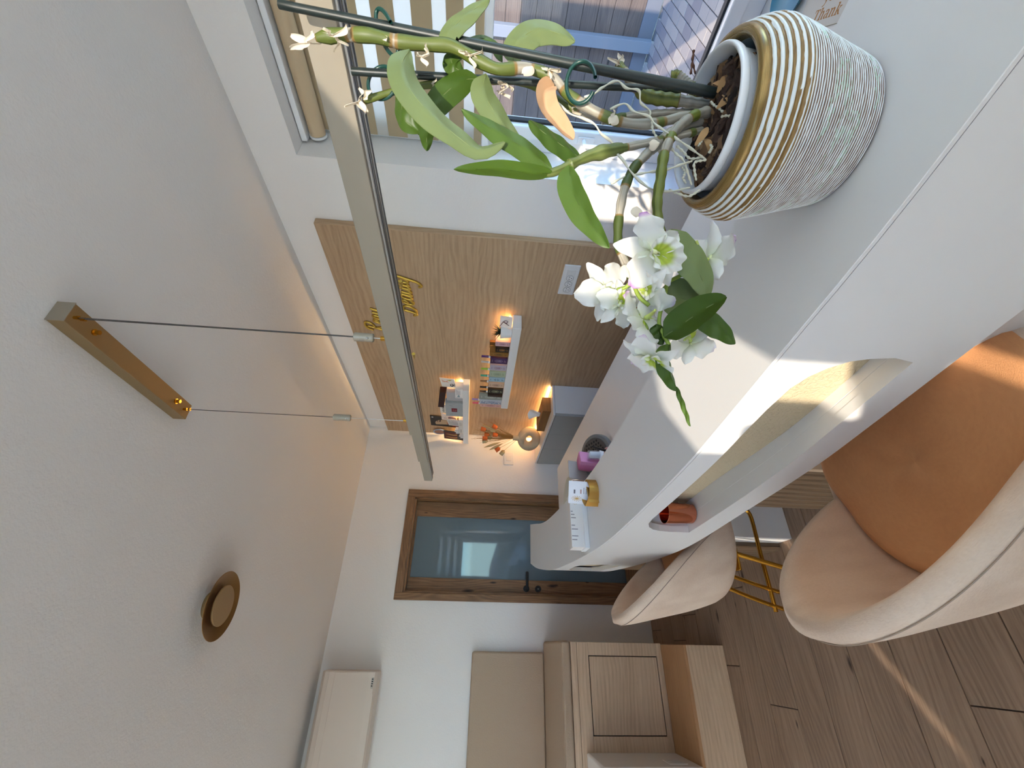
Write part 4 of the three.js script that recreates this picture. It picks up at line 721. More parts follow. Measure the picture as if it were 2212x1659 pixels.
// ================================================================ ON THE COUNTER AND THE DESK
{
  const h = thing('card_holder', 'gold leaf-shaped card holder standing on the far part of the counter', 'card holder', [-1.38, 1.1, -0.438]);
  const lens = (r, w) => { const p = []; for (let i = 0; i <= 20; i++) { const t = i / 20 * 2 - 1; p.push([w * (1 - t * t), t * r]); } for (let i = 19; i > 0; i--) { const t = i / 20 * 2 - 1; p.push([-w * (1 - t * t), t * r]); } return p.map((q) => new THREE.Vector2(...q)); };
  const o = new THREE.Shape(lens(0.045, 0.026)); o.holes.push(new THREE.Path(lens(0.0415, 0.0238)));
  const g = new THREE.ExtrudeGeometry(o, { depth: 0.05, bevelEnabled: false }).rotateX(-Math.PI / 2); { const p = g.attributes.position; for (let i = 0; i < p.count; i++) if (p.getY(i) > 0.02) p.setY(i, p.getY(i) - 0.012 + 0.5 * -p.getX(i) * 0.6 + 0.1 * p.getZ(i)); g.computeVertexNormals(); }
  const goldIn = std(0xb98a45, 0.35, { metalness: 0.85 });
  part(h, 'shell', g, goldIn);
  part(h, 'divider', bx(-0.001, 0.001, 0, 0.034, -0.04, 0.04, 0.0004), goldIn, [0.006, 0, 0], [0, 0.35, 0]);
  part(h, 'base', new THREE.ExtrudeGeometry(new THREE.Shape(lens(0.044, 0.025)), { depth: 0.002, bevelEnabled: false }).rotateX(-Math.PI / 2), goldIn);
  const cardTex = canvasTex(256, 160, (c, w, q) => { c.fillStyle = '#eceaee'; c.fillRect(0, 0, w, q); c.strokeStyle = '#c79a52'; c.lineWidth = 3; for (let i = 0; i < 14; i++) { const a = i / 14 * 6.28; c.beginPath(); c.moveTo(52, 50); c.quadraticCurveTo(52 + 24 * Math.cos(a + 0.4), 50 + 24 * Math.sin(a + 0.4), 52 + 34 * Math.cos(a), 50 + 34 * Math.sin(a)); c.stroke(); } c.fillStyle = '#9a949c'; for (let i = 0; i < 4; i++) c.fillRect(112, 90 + i * 14, 60 + 40 * hash(i, 1, 9), 4); c.fillStyle = '#b98f8a'; c.fillRect(112, 70, 50, 8); c.fillStyle = '#6f6a70'; c.fillRect(110, 30, 46, 10); });
  for (let i = 0; i < 6; i++) {
    const k = thing('business_card', i ? 'white business card, one of the stack behind the front card' : 'front white business card with a gold flower in the gold holder', 'card', [-1.381 - i * 0.0016, 1.105, -0.437], 1.16, 'business cards in the gold holder'); k.rotation.order = 'YXZ'; k.rotation.x = -0.3;
    part(k, 'card', bx(-0.036, 0.036, 0, 0.088 - i * 0.0006, -0.0006, 0, 0), std(0xecebee, 0.6));
    if (!i) { part(k, 'print', new THREE.BoxGeometry(0.071, 0.086, 0.0003).translate(0, 0.044, 0.0002), std(0xffffff, 0.6, { map: cardTex })); }
  }
  const b = thing('leaflet_box', 'slim white box printed with a gold flower lying on the counter end', 'box', [-1.553, 1.1, -0.385]);
  part(b, 'tray', bx(-0.032, 0.036, 0, 0.016, -0.096, 0.096, 0.002), M.white);
  const pr = canvasTex(512, 160, (c, w, q) => { c.fillStyle = '#e5dfdb'; c.fillRect(0, 0, w, q); c.save(); c.translate(440, 60); c.strokeStyle = '#c9a055'; c.lineWidth = 4; for (let i = 0; i < 12; i++) { const a = i / 12 * 6.28; c.beginPath(); c.moveTo(0, 0); c.quadraticCurveTo(26 * Math.cos(a + 0.5), 26 * Math.sin(a + 0.5), 40 * Math.cos(a), 40 * Math.sin(a)); c.stroke(); } c.beginPath(); c.moveTo(0, 40); c.quadraticCurveTo(10, 70, -4, 92); c.stroke(); c.restore(); c.fillStyle = '#3b3638'; c.font = 'italic 30px serif'; c.save(); c.translate(438, 150); c.rotate(-Math.PI / 2); c.fillText('J', 0, 0); c.restore(); c.fillStyle = '#8d8689'; for (const [x, l] of [[330, 22], [300, 40], [268, 54], [196, 40], [160, 70], [96, 70], [62, 56]]) c.fillRect(x, 6, 9, l); });
  part(b, 'print_face', new THREE.BoxGeometry(0.0008, 0.05, 0.184).translate(0.0315, 0.036, 0), [std(0xe5dfdb, 0.6)].concat([0, 0, 0, 0, 0]).map((m, i) => (i === 0 ? std(0xffffff, 0.6, { map: pr }) : std(0xe5dfdb, 0.6))));
  part(b, 'leaflets', bx(-0.026, 0.031, 0.012, 0.058, -0.093, 0.093, 0.001), std(0xe8e4e1, 0.7));
  const D = 0.9002;
  const g1 = thing('dust_collector', 'round dark perforated dust grille tilted up on the desk behind the pink pads', 'dust collector', [-1.84, D + 0.012, -0.76]);
  g1.quaternion.setFromUnitVectors(V(0, 1, 0), V(0.42, 0.85, 0.2).normalize());
  part(g1, 'housing', lathe([[0, 0.03], [0.095, 0.03], [0.1, 0.035], [0.1, 0.054], [0.095, 0.058], [0, 0.058]], 48), std(0x77726c, 0.5));
  part(g1, 'foot', bx(-0.05, 0.05, -0.004, 0.03, -0.04, 0.04, 0.004), std(0x77726c, 0.5));
  const gr = part(g1, 'grille', lathe([[0, 0.0585], [0.082, 0.0585], [0.084, 0.0595], [0.082, 0.0605], [0, 0.0605]], 48), std(0x5d5852, 0.5, { metalness: 0.4 }));
  for (let i = -4; i <= 4; i++) for (let j = -4; j <= 4; j++) { const x = i * 0.017 + (j % 2) * 0.0085, z = j * 0.0155; if (Math.hypot(x, z) < 0.074) part(gr, 'hole', new THREE.CylinderGeometry(0.0058, 0.0058, 0.0008, 6).translate(x, 0.0607, z), M.black); }
  const bt = thing('spray_bottle', 'white plastic bottle with a clear cap on the desk', 'bottle', [-1.735, D, -0.72]);
  part(bt, 'body', lathe([[0, 0], [0.026, 0], [0.028, 0.004], [0.028, 0.055], [0.022, 0.066], [0.017, 0.07], [0, 0.07]], 32), std(0xe9e7ea, 0.35));
  part(bt, 'pump', lathe([[0, 0.068], [0.014, 0.068], [0.014, 0.11], [0.01, 0.113], [0, 0.113]], 24), std(0xe4e4e8, 0.4));
  part(bt, 'cap', lathe([[0.0185, 0.07], [0.0185, 0.118], [0.016, 0.121], [0, 0.121]], 28), new THREE.MeshPhysicalMaterial({ color: 0xf4f4f8, roughness: 0.1, transmission: 0.8, thickness: 0 }));
  for (let i = 0; i < 5; i++) single('nail_file_pad', ['thin pink pad at the right end of the pink stack on the desk', 'pink pad second from the right in the stack', 'middle pink pad of the stack on the desk', 'pink pad second from the left in the stack', 'deeper pink pad at the left end of the stack'][i], 'pad', bx(-0.011, 0.011, 0, 0.148 - i * 0.004, -0.03, 0.03, 0.003), std([0xd98bb4, 0xd07aa6, 0xcf729f, 0xc86a98, 0xc06a88][i], 0.6), [-1.782 - i * 0.0255, D + 0.004, -0.712 - i * 0.002], [0, 0.35, -0.1 - i * 0.012], 'pink pads on the desk');
  single('phone_stand', 'grey slanted phone stand plate beside the pink pads', 'stand', bx(-0.004, 0.004, 0, 0.18, -0.045, 0.045, 0.003), std(0xb4a8a2, 0.45), [-1.925, D + 0.003, -0.7], [0, 0.1, -0.25]);
  single('nail_pen', 'slim rose-gold pen standing upright near the card holder', 'pen', lathe([[0, 0], [0.006, 0], [0.0075, 0.02], [0.0075, 0.1], [0.004, 0.13], [0, 0.132]], 20), std(0xe0b59c, 0.2, { metalness: 0.8 }), [-2.02, D, -0.7]);
  single('nail_brush', 'black brush handle leaning out beside the white bottle', 'brush', tube([V(0, 0, 0), V(0.03, 0.06, 0.004), V(0.085, 0.14, 0.01)], (t) => 0.0035 + 0.002 * Math.sin(t * 3.1), { seg: 12 }), M.black, [-1.66, D + 0.005, -0.7]);
  single('cosmetic_pot', 'small dusty rose pot with a cream lid by the white bottle', 'pot', lathe([[0, 0], [0.03, 0], [0.03, 0.065], [0.026, 0.07], [0, 0.07]], 28), std(0xb98084, 0.4), [-1.648, D, -0.69]);
  const pl = thing('cream_dish', 'pale cream rimmed dish at the far end of the desk', 'dish', [-2.56, D, -0.765]);
  part(pl, 'dish', lathe([[0, 0.004], [0.09, 0.006], [0.12, 0.03], [0.135, 0.036], [0.137, 0.034], [0.122, 0.026], [0.09, 0.0], [0, 0]], 56), std(0xd9d6c4, 0.35));
  part(pl, 'inner_ring', new THREE.TorusGeometry(0.085, 0.005, 8, 48).rotateX(Math.PI / 2).translate(0, 0.01, 0), std(0xe8e6d8, 0.35));
  // card and blue saucer near the window
  const c = onY(1800, -22, 0.9), k = thing('thank_you_card', 'cream card with gold lettering reading Thank you, half hidden beyond the plant pot', 'card', [c.x, D, c.z], 0);
  const ct = canvasTex(512, 384, (g, w, q) => { g.fillStyle = '#d8d2c8'; g.fillRect(0, 0, w, q); g.fillStyle = '#b07a3c'; g.font = 'italic bold 84px serif'; g.fillText('Thank', 150, 340); g.fillText('you', 210, 250); });
  const e1 = onY(1760, 8, 0.9), e2 = onY(1830, -18, 0.9), dir = e2.clone().sub(e1).normalize(); k.rotation.y = Math.atan2(-dir.z, dir.x);
  part(k, 'card', bx(-0.075, 0.075, 0, 0.002, -0.056, 0.056, 0), std(0xd8d2c8, 0.7));
  part(k, 'print', new THREE.PlaneGeometry(0.149, 0.111).rotateX(-Math.PI / 2).translate(0, 0.0024, 0), std(0xffffff, 0.7, { map: ct }));
  const gt = new THREE.Shape([new THREE.Vector2(0, 0), new THREE.Vector2(0.03, 0.012), new THREE.Vector2(0.022, -0.02)]); part(k, 'gold_corner', new THREE.ExtrudeGeometry(gt, { depth: 0.001, bevelEnabled: false }).rotateX(-Math.PI / 2).translate(-0.078, 0.001, 0.054), std(0xa9854a, 0.4, { metalness: 0.5 }));
  const s = onY(1715, -28, 0.905); const bl = thing('blue_saucer', 'teal blue round saucer on the desk under the window', 'saucer', [s.x, D, s.z]);
  part(bl, 'saucer', lathe([[0, 0.003], [0.045, 0.004], [0.062, 0.014], [0.064, 0.013], [0.048, 0], [0, 0]], 48), std(0x3f86a0, 0.35));
}

// ================================================================ THE ORCHID
const POT = V(-0.258, 1.1, -0.54);
{
  const o = thing('flower_pot', 'ribbed white and bronze ceramic planter holding the orchid on the counter', 'planter', [POT.x, POT.y + 0.0003, POT.z]);
  const base = [[0.0, 0], [0.075, 0], [0.0795, 0.003], [0.083, 0.014], [0.0885, 0.035], [0.0955, 0.06], [0.1015, 0.082], [0.1055, 0.1], [0.106, 0.109], [0.1035, 0.12], [0.099, 0.131], [0.0945, 0.14]];
  const cv = new THREE.CatmullRomCurve3(base.slice(2).map((p) => V(p[0], p[1], 0))), N = 300, prof = [];
  const fine = 31, wide = 6, vSplit = 0.715;                        // fine grooves below, five broad bands at the shoulder
  const ridge = (v) => (v < vSplit ? Math.sin(v / vSplit * fine * 6.2832) : Math.sin((v - vSplit) / (1 - vSplit) * wide * 6.2832));
  for (let i = 0; i <= N; i++) { const v = i / N, p = cv.getPointAt(v), t = cv.getTangentAt(v); const k = ridge(v) * (v < vSplit ? 0.00045 : 0.0009); prof.push(new THREE.Vector2(p.x + t.y * k, p.y - t.x * k)); }
  const g = new THREE.LatheGeometry(prof, 128);
  const tex = dataTex(1024, 2048, (u, v) => {
    const wob = (vnoise(u * 60, v * 90, 301, 60, 90) - 0.5) * 0.0035, vv = v + wob, r = ridge(vv), wear = vnoise(u * 12, v * 14, 303, 12, 14), chip = vnoise(u * 150, v * 150, 304, 150, 150);
    const th = (v < vSplit ? 0.12 : -0.15) + (chip - 0.5) * 0.35 + (v > 0.72 && v < 0.8 ? 0.9 : 0) * (wear > 0.35 ? 1 : 0.2) - (wear > 0.88 ? 0.7 : 0);
    const bronze = v > vSplit - 0.03 ? mix([150, 118, 62], [120, 92, 50], chip) : mix([128, 104, 88], [104, 84, 72], chip), white = mix([216, 226, 230], [232, 236, 236], chip);
    let c = mix(bronze, white, cl01((r - th) * 4 + 0.5));
    if (wear > 0.7 && chip > 0.6 && v < 0.6) c = mix(c, [176, 218, 196], 0.5);
    return c;
  });
  part(o, 'body', g, std(0xffffff, 0.38, { map: tex }));
  const bronze = std(0x8d7444, 0.38, { metalness: 0.55, roughnessMap: T.brushed });
  part(o, 'rim', lathe([[0.0948, 0.1385], [0.0945, 0.142], [0.092, 0.1455], [0.088, 0.1465], [0.0845, 0.145], [0.0825, 0.14], [0.0822, 0.13]], 96), bronze);
  part(o, 'inside', lathe([[0.0822, 0.132], [0.081, 0.09], [0.07, 0.01], [0, 0.008]], 64), std(0x9fb0b8, 0.35));
  part(o, 'foot', lathe([[0, 0], [0.074, 0], [0.0785, 0.0015], [0.0798, 0.004]], 64), std(0x6f5a4c, 0.6));
}
const stakeMat = std(0x14201f, 0.42);
function stake(label, a, b, ra, rb) {
  const t = thing('plant_stake', label, 'stake', a.toArray());
  const e = b.clone().sub(a);
  part(t, 'cane', tube([V(0, 0, 0), e.clone().multiplyScalar(0.5), e], (k) => ra + (rb - ra) * k, { seg: 24, rad: 16 }), stakeMat);
}
const S1a = at(1545, 201, 0.505), S1b = at(603, 9, 0.49), S2a = at(1470, 196, 0.53), S2b = at(760, 154, 0.51);
stake('longer black support stake running up past the frame of leaves', S1a, S1b, 0.0059, 0.0047);
stake('shorter thin black support stake behind the leaves', S2a, S2b, 0.0042, 0.0044);
const clipMat = std(0x0f3a34, 0.35);
function clip(label, px, py, dep, rx, ry, tilt, gap = 0.35) {
  const c = at(px, py, dep), t = thing('plant_clip', label, 'clip', c.toArray(), 0, 'plant clips');
  const pts = []; for (let i = 0; i <= 40; i++) { const a = gap + i / 40 * (6.2832 - 2 * gap), x = Math.cos(a) * rx, y = Math.sin(a) * ry; pts.push(at(px + x * Math.cos(tilt) - y * Math.sin(tilt), py + x * Math.sin(tilt) + y * Math.cos(tilt), dep + 0.018 * Math.sin(a * 0.5)).sub(c)); }
  part(t, 'ring', new THREE.TubeGeometry(new THREE.CatmullRomCurve3(pts), 60, 0.0022, 10), clipMat);
}
clip('green clip ring around the longer stake near its top', 836, 70, 0.48, 16, 54, -0.35);
clip('green clip ring around the shorter stake near its top', 826, 179, 0.51, 30, 36, 0.3);
clip('green clip ring holding both stakes above the brown dry leaf', 1255, 178, 0.475, 31, 46, 0.15);

const orchid = thing('orchid', 'white flowering dendrobium orchid with green canes and long leaves in the planter', 'orchid', POT.toArray());
const near = (px, d) => d - 0.068 * THREE.MathUtils.smoothstep(1350 - px, 0, 620);
const L3 = (px, py, d) => at(px, py, near(px, d)).sub(POT);                  // into the orchid's own space
{
  // white nursery pot and bark
  part(orchid, 'nursery_pot', lathe([[0, 0.012], [0.06, 0.012], [0.0745, 0.146], [0.0775, 0.148], [0.0788, 0.152], [0.0785, 0.156], [0.0765, 0.158], [0.0738, 0.156], [0.0725, 0.15], [0.0705, 0.13], [0.068, 0.12]], 80), std(0xdfe3e8, 0.3));
  const soil = grid(40, 12, (u, v) => { const a = u * 6.2832, r = 0.0715 * v; return V(Math.cos(a) * r, 0.131 + (vnoise(Math.cos(a) * r * 90 + 20, Math.sin(a) * r * 90 + 20, 5) - 0.5) * 0.014, Math.sin(a) * r); }, { closeU: true });
  part(orchid, 'soil', soil, std(0x2a1c16, 1));
  const chips = [], cc = [[0.035, 0.018, 0.013], [0.07, 0.04, 0.028], [0.16, 0.09, 0.045], [0.018, 0.011, 0.01], [0.3, 0.2, 0.11]];
  for (let i = 0; i < 420; i++) {
    const a = rnd() * 6.2832, r = 0.062 * Math.sqrt(rnd()), s = rr(0.004, 0.011), g = new THREE.IcosahedronGeometry(s, 1), p = g.attributes.position, col = [], c = cc[Math.floor(rnd() * 5 * (rnd() < 0.3 ? 1 : 0.62))];
    for (let k = 0; k < p.count; k++) { const n = 0.6 + 0.7 * hash(Math.round(p.getX(k) * 4000), Math.round(p.getY(k) * 4000), i); p.setXYZ(k, p.getX(k) * n * 1.4, p.getY(k) * n * 0.5, p.getZ(k) * n * 0.75); col.push(...c); }
    g.rotateX(rr(-0.7, 0.7)).rotateY(rnd() * 6).translate(Math.cos(a) * r, 0.134 + rr(0, 0.01) - r * 0.02, Math.sin(a) * r);
    g.setAttribute('color', new THREE.Float32BufferAttribute(col, 3)); g.deleteAttribute('normal'); g.computeVertexNormals(); chips.push(g);
  }
  stuff(part(orchid, 'bark_chips', merge(chips), std(0xffffff, 0.95, { vertexColors: true })));
}
const GREEN = [0.1, 0.125, 0.018], DGREEN = [0.04, 0.06, 0.008], SHEATH = [0.36, 0.33, 0.27], OLIVE = [0.2, 0.2, 0.03], NODE = [0.2, 0.12, 0.035];
const caneMat = std(0xffffff, 0.5, { vertexColors: true });
// a cane: points in the photograph with depth; segs = where green shows between the papery sheaths
function cane(pts, r, segs, { green = GREEN, sheath = SHEATH } = {}) {
  const P = pts.map((p) => L3(...p));
  const isGreen = (t) => segs.some(([a, b]) => t > a && t < b), edge = (t) => segs.some(([a, b]) => Math.abs(t - a) < 0.0035 || Math.abs(t - b) < 0.0035);
  const R = typeof r === 'function' ? r : () => r;
  part(orchid, 'cane', tube(P, (t) => R(t) * (isGreen(t) ? 1 : 0.93) * (1 + 0.07 * Math.sin(t * 70)), {
    seg: 260, rad: 24, ridges: 0.045, color: (t, u) => { if (edge(t)) return NODE; const w = 0.5 + 1.0 * hash(Math.round(u * 24), 3, 17), m = 0.8 + 0.4 * vnoise(t * 14, u * 6, 19); if (isGreen(t)) return mix(green, DGREEN, cl01(w * m - 0.3)).map((c) => c * (0.8 + 0.4 * m)); return sheath.map((c) => c * w * m); },
  }), caneMat);
  return P;
}
cane([[682, 82, 0.545], [735, 76, 0.545], [800, 77, 0.54], [860, 90, 0.54], [925, 96, 0.535], [975, 100, 0.53], [1035, 132, 0.525], [1075, 149, 0.52], [1140, 148, 0.515], [1190, 166, 0.51], [1228, 205, 0.505], [1290, 243, 0.5], [1345, 264, 0.5], [1405, 268, 0.5], [1470, 254, 0.505], [1530, 245, 0.515]],
  (t) => 0.0072 * (t < 0.03 ? 0.5 + t * 16 : 1) * (1 - 0.25 * t), [[0, 0.075], [0.09, 0.175], [0.185, 0.47], [0.515, 0.56], [0.605, 0.65], [0.715, 0.765], [0.85, 0.872]]);
cane([[785, 218, 0.58], [832, 203, 0.578], [880, 190, 0.575], [940, 182, 0.57], [1000, 180, 0.57], [1070, 174, 0.565], [1130, 178, 0.56], [1175, 198, 0.555], [1215, 222, 0.55], [1265, 246, 0.545], [1330, 258, 0.54], [1410, 258, 0.535], [1500, 250, 0.53]],
  (t) => 0.0038 + 0.001 * t, [[0, 0.1], [0.16, 0.33], [0.38, 0.56], [0.58, 0.66], [0.76, 0.8]]);
cane([[1150, 380, 0.47], [1190, 374, 0.47], [1228, 358, 0.472], [1270, 338, 0.475], [1310, 327, 0.478], [1360, 317, 0.482], [1420, 304, 0.49], [1470, 292, 0.5], [1515, 282, 0.515]],
  (t) => t < 0.2 ? 0.0032 + t * 0.008 : t < 0.5 ? 0.0062 - 0.0012 * Math.cos(t * 24) : 0.0045, [[0, 0.52], [0.69, 0.72], [0.9, 0.94]], { green: [0.14, 0.17, 0.05] });
cane([[1512, 262, 0.515], [1470, 275, 0.505], [1430, 303, 0.495], [1392, 338, 0.485], [1364, 372, 0.48], [1348, 412, 0.475], [1340, 450, 0.475], [1335, 495, 0.475], [1337, 535, 0.475], [1352, 570, 0.475], [1366, 606, 0.474]],
  (t) => t < 0.35 ? 0.0066 : 0.0056 - 0.001 * t, [[0.44, 0.58], [0.71, 0.87], [0.95, 1]], { green: DGREEN });
cane([[1528, 240, 0.51], [1495, 252, 0.5], [1462, 278, 0.49], [1443, 310, 0.48], [1433, 340, 0.475], [1427, 385, 0.47], [1420, 430, 0.468], [1421, 470, 0.468], [1428, 502, 0.468]],
  (t) => t < 0.3 ? 0.0058 : 0.0062 - 0.0012 * t, [[0.1, 0.17], [0.38, 0.43], [0.52, 1]], { green: [0.19, 0.21, 0.03] });
cane([[1336, 140, 0.545], [1345, 152, 0.542], [1375, 188, 0.535], [1398, 207, 0.53], [1450, 216, 0.525], [1480, 219, 0.522], [1530, 226, 0.52]],
  (t) => 0.0052 + 0.0022 * Math.sin(t * 3), [[0, 0.1], [0.36, 0.74]], { green: OLIVE });
cane([[1449, 166, 0.55], [1462, 164, 0.548], [1480, 176, 0.545], [1497, 192, 0.54], [1512, 205, 0.535]], 0.0062, [[0, 0.2], [0.62, 1]], { green: OLIVE });
cane([[1300, 262, 0.53], [1345, 252, 0.53], [1400, 246, 0.53], [1455, 243, 0.53], [1510, 243, 0.53]], 0.0042, [[0.1, 0.25]]);

// leaves
const leafMats = [[0.062, 0.118, 0.014], [0.046, 0.092, 0.01], [0.14, 0.185, 0.07], [0.19, 0.24, 0.09]].map((c) => new THREE.MeshPhysicalMaterial({ color: new THREE.Color(...c), roughness: 0.42, transmission: 0.15, thickness: 0, specularIntensity: 0.5 }));
const dryMat = std(0xb4906e, 0.8);
// centre line in the photograph with depth, widest half-width in pixels, twist = how far one edge lies behind the other
function leaf(pts, half, { mat = 0, fold = 0.25, twist = 0.3, blunt = 0.6, name = 'leaf', roll = 0, material } = {}) {
  const curve = new THREE.CatmullRomCurve3(pts.map((p) => L3(...p)), false, 'centripetal'), dep = pts.reduce((s, p) => s + p[2], 0) / pts.length, hw = half * dep / FOCAL;
  const NU = 10, NV = 26, view = at(CX, CY, 1).sub(eye).normalize();
  const frame = []; for (let j = 0; j <= NV; j++) { const t = j / NV, T0 = curve.getTangentAt(t), side = T0.clone().cross(view).normalize(), nrm = side.clone().cross(T0).normalize(); const k = twist + roll * t; frame.push([curve.getPointAt(t), side.clone().multiplyScalar(Math.cos(k)).addScaledVector(nrm, Math.sin(k)), nrm.clone().multiplyScalar(Math.cos(k)).addScaledVector(side, -Math.sin(k))]); }
  const width = (t) => hw * Math.pow(Math.sin(Math.PI * Math.pow(t, 0.75) * 0.985 + 0.04), blunt) * (t < 0.12 ? 0.45 + 0.55 * t / 0.12 : 1);
  const sheet = (off) => (u, v) => { const j = Math.round(v * NV), [p, s, n] = frame[j], x = (u - 0.5) * 2, w = width(v); return p.clone().addScaledVector(s, x * w).addScaledVector(n, Math.abs(x) * w * fold + off + 0.0006 * Math.sin(v * 19 + x * 3)); };
  const a = grid(NU, NV, sheet(0.0004)), b = grid(NU, NV, sheet(-0.0004));
  const bi = b.index.array; for (let i = 0; i < bi.length; i += 3) { const q = bi[i]; bi[i] = bi[i + 1]; bi[i + 1] = q; } b.computeVertexNormals();
  const lf = part(orchid, name, merge([a, b]), material ?? leafMats[mat]);
  part(lf, 'midrib', tube(frame.filter((_, j) => j % 3 === 0 && j < NV - 2).map(([p, , n]) => p.clone().addScaledVector(n, fold >= 0 ? 0.0002 : 0.0006)), 0.00045, { seg: 20, rad: 5 }), material ?? leafMats[Math.min(3, mat + 1)]);
}
leaf([[1230, 354, 0.468], [1234, 400, 0.462], [1260, 460, 0.458], [1316, 536, 0.455]], 31, { mat: 0, twist: 0.2 });
leaf([[1256, 343, 0.478], [1220, 318, 0.47], [1180, 290, 0.465], [1142, 261, 0.462]], 27, { mat: 1, twist: -0.35, blunt: 0.5 });
leaf([[1198, 374, 0.468], [1150, 374, 0.46], [1080, 366, 0.455], [981, 366, 0.45]], 17, { mat: 0, twist: 0.75, fold: 0.5 });
leaf([[1192, 364, 0.47], [1130, 318, 0.475], [1070, 282, 0.48], [997, 236, 0.485]], 27, { mat: 0, twist: -0.3 });
leaf([[885, 108, 0.53], [868, 140, 0.515], [884, 190, 0.5], [928, 245, 0.49], [985, 292, 0.48], [1035, 325, 0.475], [1090, 307, 0.47]], 31, { mat: 2, twist: 0.4, blunt: 0.45 });
leaf([[866, 178, 0.54], [866, 215, 0.54], [876, 262, 0.54], [912, 285, 0.54]], 24, { mat: 1, twist: -0.6 });
leaf([[950, 250, 0.535], [925, 275, 0.535], [922, 326, 0.535]], 17, { mat: 1, twist: 0.6 });
leaf([[1036, 172, 0.545], [1005, 172, 0.545], [952, 212, 0.545], [903, 290, 0.545]], 27, { mat: 1, twist: 0.2 });
leaf([[1050, 160, 0.53], [1044, 195, 0.525], [1070, 245, 0.52], [1100, 285, 0.515], [1137, 316, 0.512]], 28, { mat: 2, twist: 0.3 });
leaf([[980, 108, 0.53], [967, 78, 0.53], [985, 52, 0.53], [1058, -6, 0.53]], 22, { mat: 2, twist: 0.1 });
leaf([[1000, 92, 0.56], [1030, 82, 0.56], [1062, 90, 0.56], [1085, 134, 0.56]], 17, { mat: 0, twist: 0.4 });
leaf([[1108, 140, 0.54], [1116, 96, 0.535], [1155, 64, 0.53], [1195, 68, 0.527], [1242, 90, 0.525]], 33, { mat: 2, twist: 0.1, blunt: 0.5 });
leaf([[974, 108, 0.55], [978, 140, 0.55], [1002, 158, 0.55]], 20, { mat: 1, twist: -0.2 });
leaf([[1197, 186, 0.5], [1178, 200, 0.497], [1180, 235, 0.494], [1205, 270, 0.492], [1238, 302, 0.49]], 21, { name: 'dry_leaf', material: dryMat, fold: -0.9, twist: 0.1, blunt: 0.35 });
// leaves among the flowers
leaf([[1447, 496, 0.478], [1478, 540, 0.472], [1510, 588, 0.468], [1528, 640, 0.465]], 40, { mat: 3, twist: 0.15, blunt: 0.45, fold: 0.15 });
leaf([[1424, 632, 0.49], [1460, 640, 0.488], [1505, 660, 0.486], [1540, 690, 0.485]], 42, { mat: 3, twist: -0.2, fold: 0.15 });
leaf([[1434, 728, 0.455], [1470, 703, 0.45], [1515, 672, 0.446], [1569, 641, 0.444]], 36, { mat: 1, twist: -0.35, fold: 0.3, blunt: 0.5 });
leaf([[1500, 670, 0.472], [1530, 690, 0.47], [1560, 712, 0.468], [1588, 743, 0.466]], 30, { mat: 0, twist: 0.3 });
leaf([[1448, 742, 0.46], [1442, 775, 0.455], [1450, 815, 0.452], [1463, 845, 0.45]], 23, { mat: 0, twist: 0.5, fold: 0.6 });
leaf([[1461, 835, 0.451], [1470, 860, 0.45], [1481, 890, 0.449], [1491, 921, 0.448]], 6, { mat: 0, twist: 0.3, blunt: 0.4 });
leaf([[1418, 700, 0.465], [1424, 725, 0.464], [1432, 745, 0.464]], 18, { mat: 1, twist: 0.2 });

// dried flower stubs along the canes
const papery = new THREE.MeshPhysicalMaterial({ color: 0xe8dcc8, roughness: 0.9, transmission: 0.3, thickness: 0 });
for (const [x, y, d, n, s] of [[665, 92, 0.55, 5, 30], [725, 78, 0.54, 5, 26], [815, 75, 0.545, 5, 24], [915, 122, 0.53, 4, 22], [1020, 120, 0.525, 5, 22], [1188, 148, 0.505, 4, 24], [780, 212, 0.58, 5, 26], [940, 185, 0.568, 3, 14], [1095, 180, 0.55, 4, 20], [1085, 200, 0.552, 3, 16], [1325, 252, 0.498, 3, 14], [1340, 140, 0.545, 4, 20], [1208, 232, 0.545, 3, 16], [1240, 240, 0.542, 2, 12]]) {
  const gs = [];
  for (let i = 0; i < n; i++) { const a = rr(0, 6.28), l = s * rr(0.8, 1.45), b = L3(x, y, d - 0.006), e = L3(x + Math.cos(a) * l, y + Math.sin(a) * l, d - 0.006 + rr(-0.012, 0.012)), sd = b.clone().sub(e).cross(V(rr(-1, 1), rr(-1, 1), rr(-1, 1))).normalize(), w = s * d / FOCAL * rr(0.14, 0.26);
    gs.push(grid(4, 8, (u, v) => b.clone().lerp(e, v).addScaledVector(sd, (u - 0.5) * 2 * w * Math.sin(0.25 + v * 2.5)).add(V(0, 0.003 * Math.sin(v * 5 + i), 0.002 * Math.cos(u * 6))))); }
  part(orchid, 'dried_flower', merge(gs), papery);
}
// sheath flaps
for (const [x, y, d, a, s] of [[1150, 150, 0.505, 2.5, 26], [1330, 255, 0.495, 2.2, 22], [1345, 575, 0.47, 1.0, 30], [1372, 450, 0.472, 1.4, 22], [1400, 318, 0.485, -0.2, 22]]) {
  const b = L3(x, y, d), e = L3(x + Math.cos(a) * s, y + Math.sin(a) * s, d - 0.004), sd = b.clone().sub(e).cross(at(CX, CY, 1).sub(eye)).normalize();
  part(orchid, 'sheath', grid(6, 10, (u, v) => b.clone().lerp(e, v).addScaledVector(sd, (u - 0.5) * 0.013 * Math.sin(0.5 + v * 2.4)).addScaledVector(at(CX, CY, 1).sub(eye), -0.002 - 0.003 * Math.cos((u - 0.5) * 3))), papery);
}
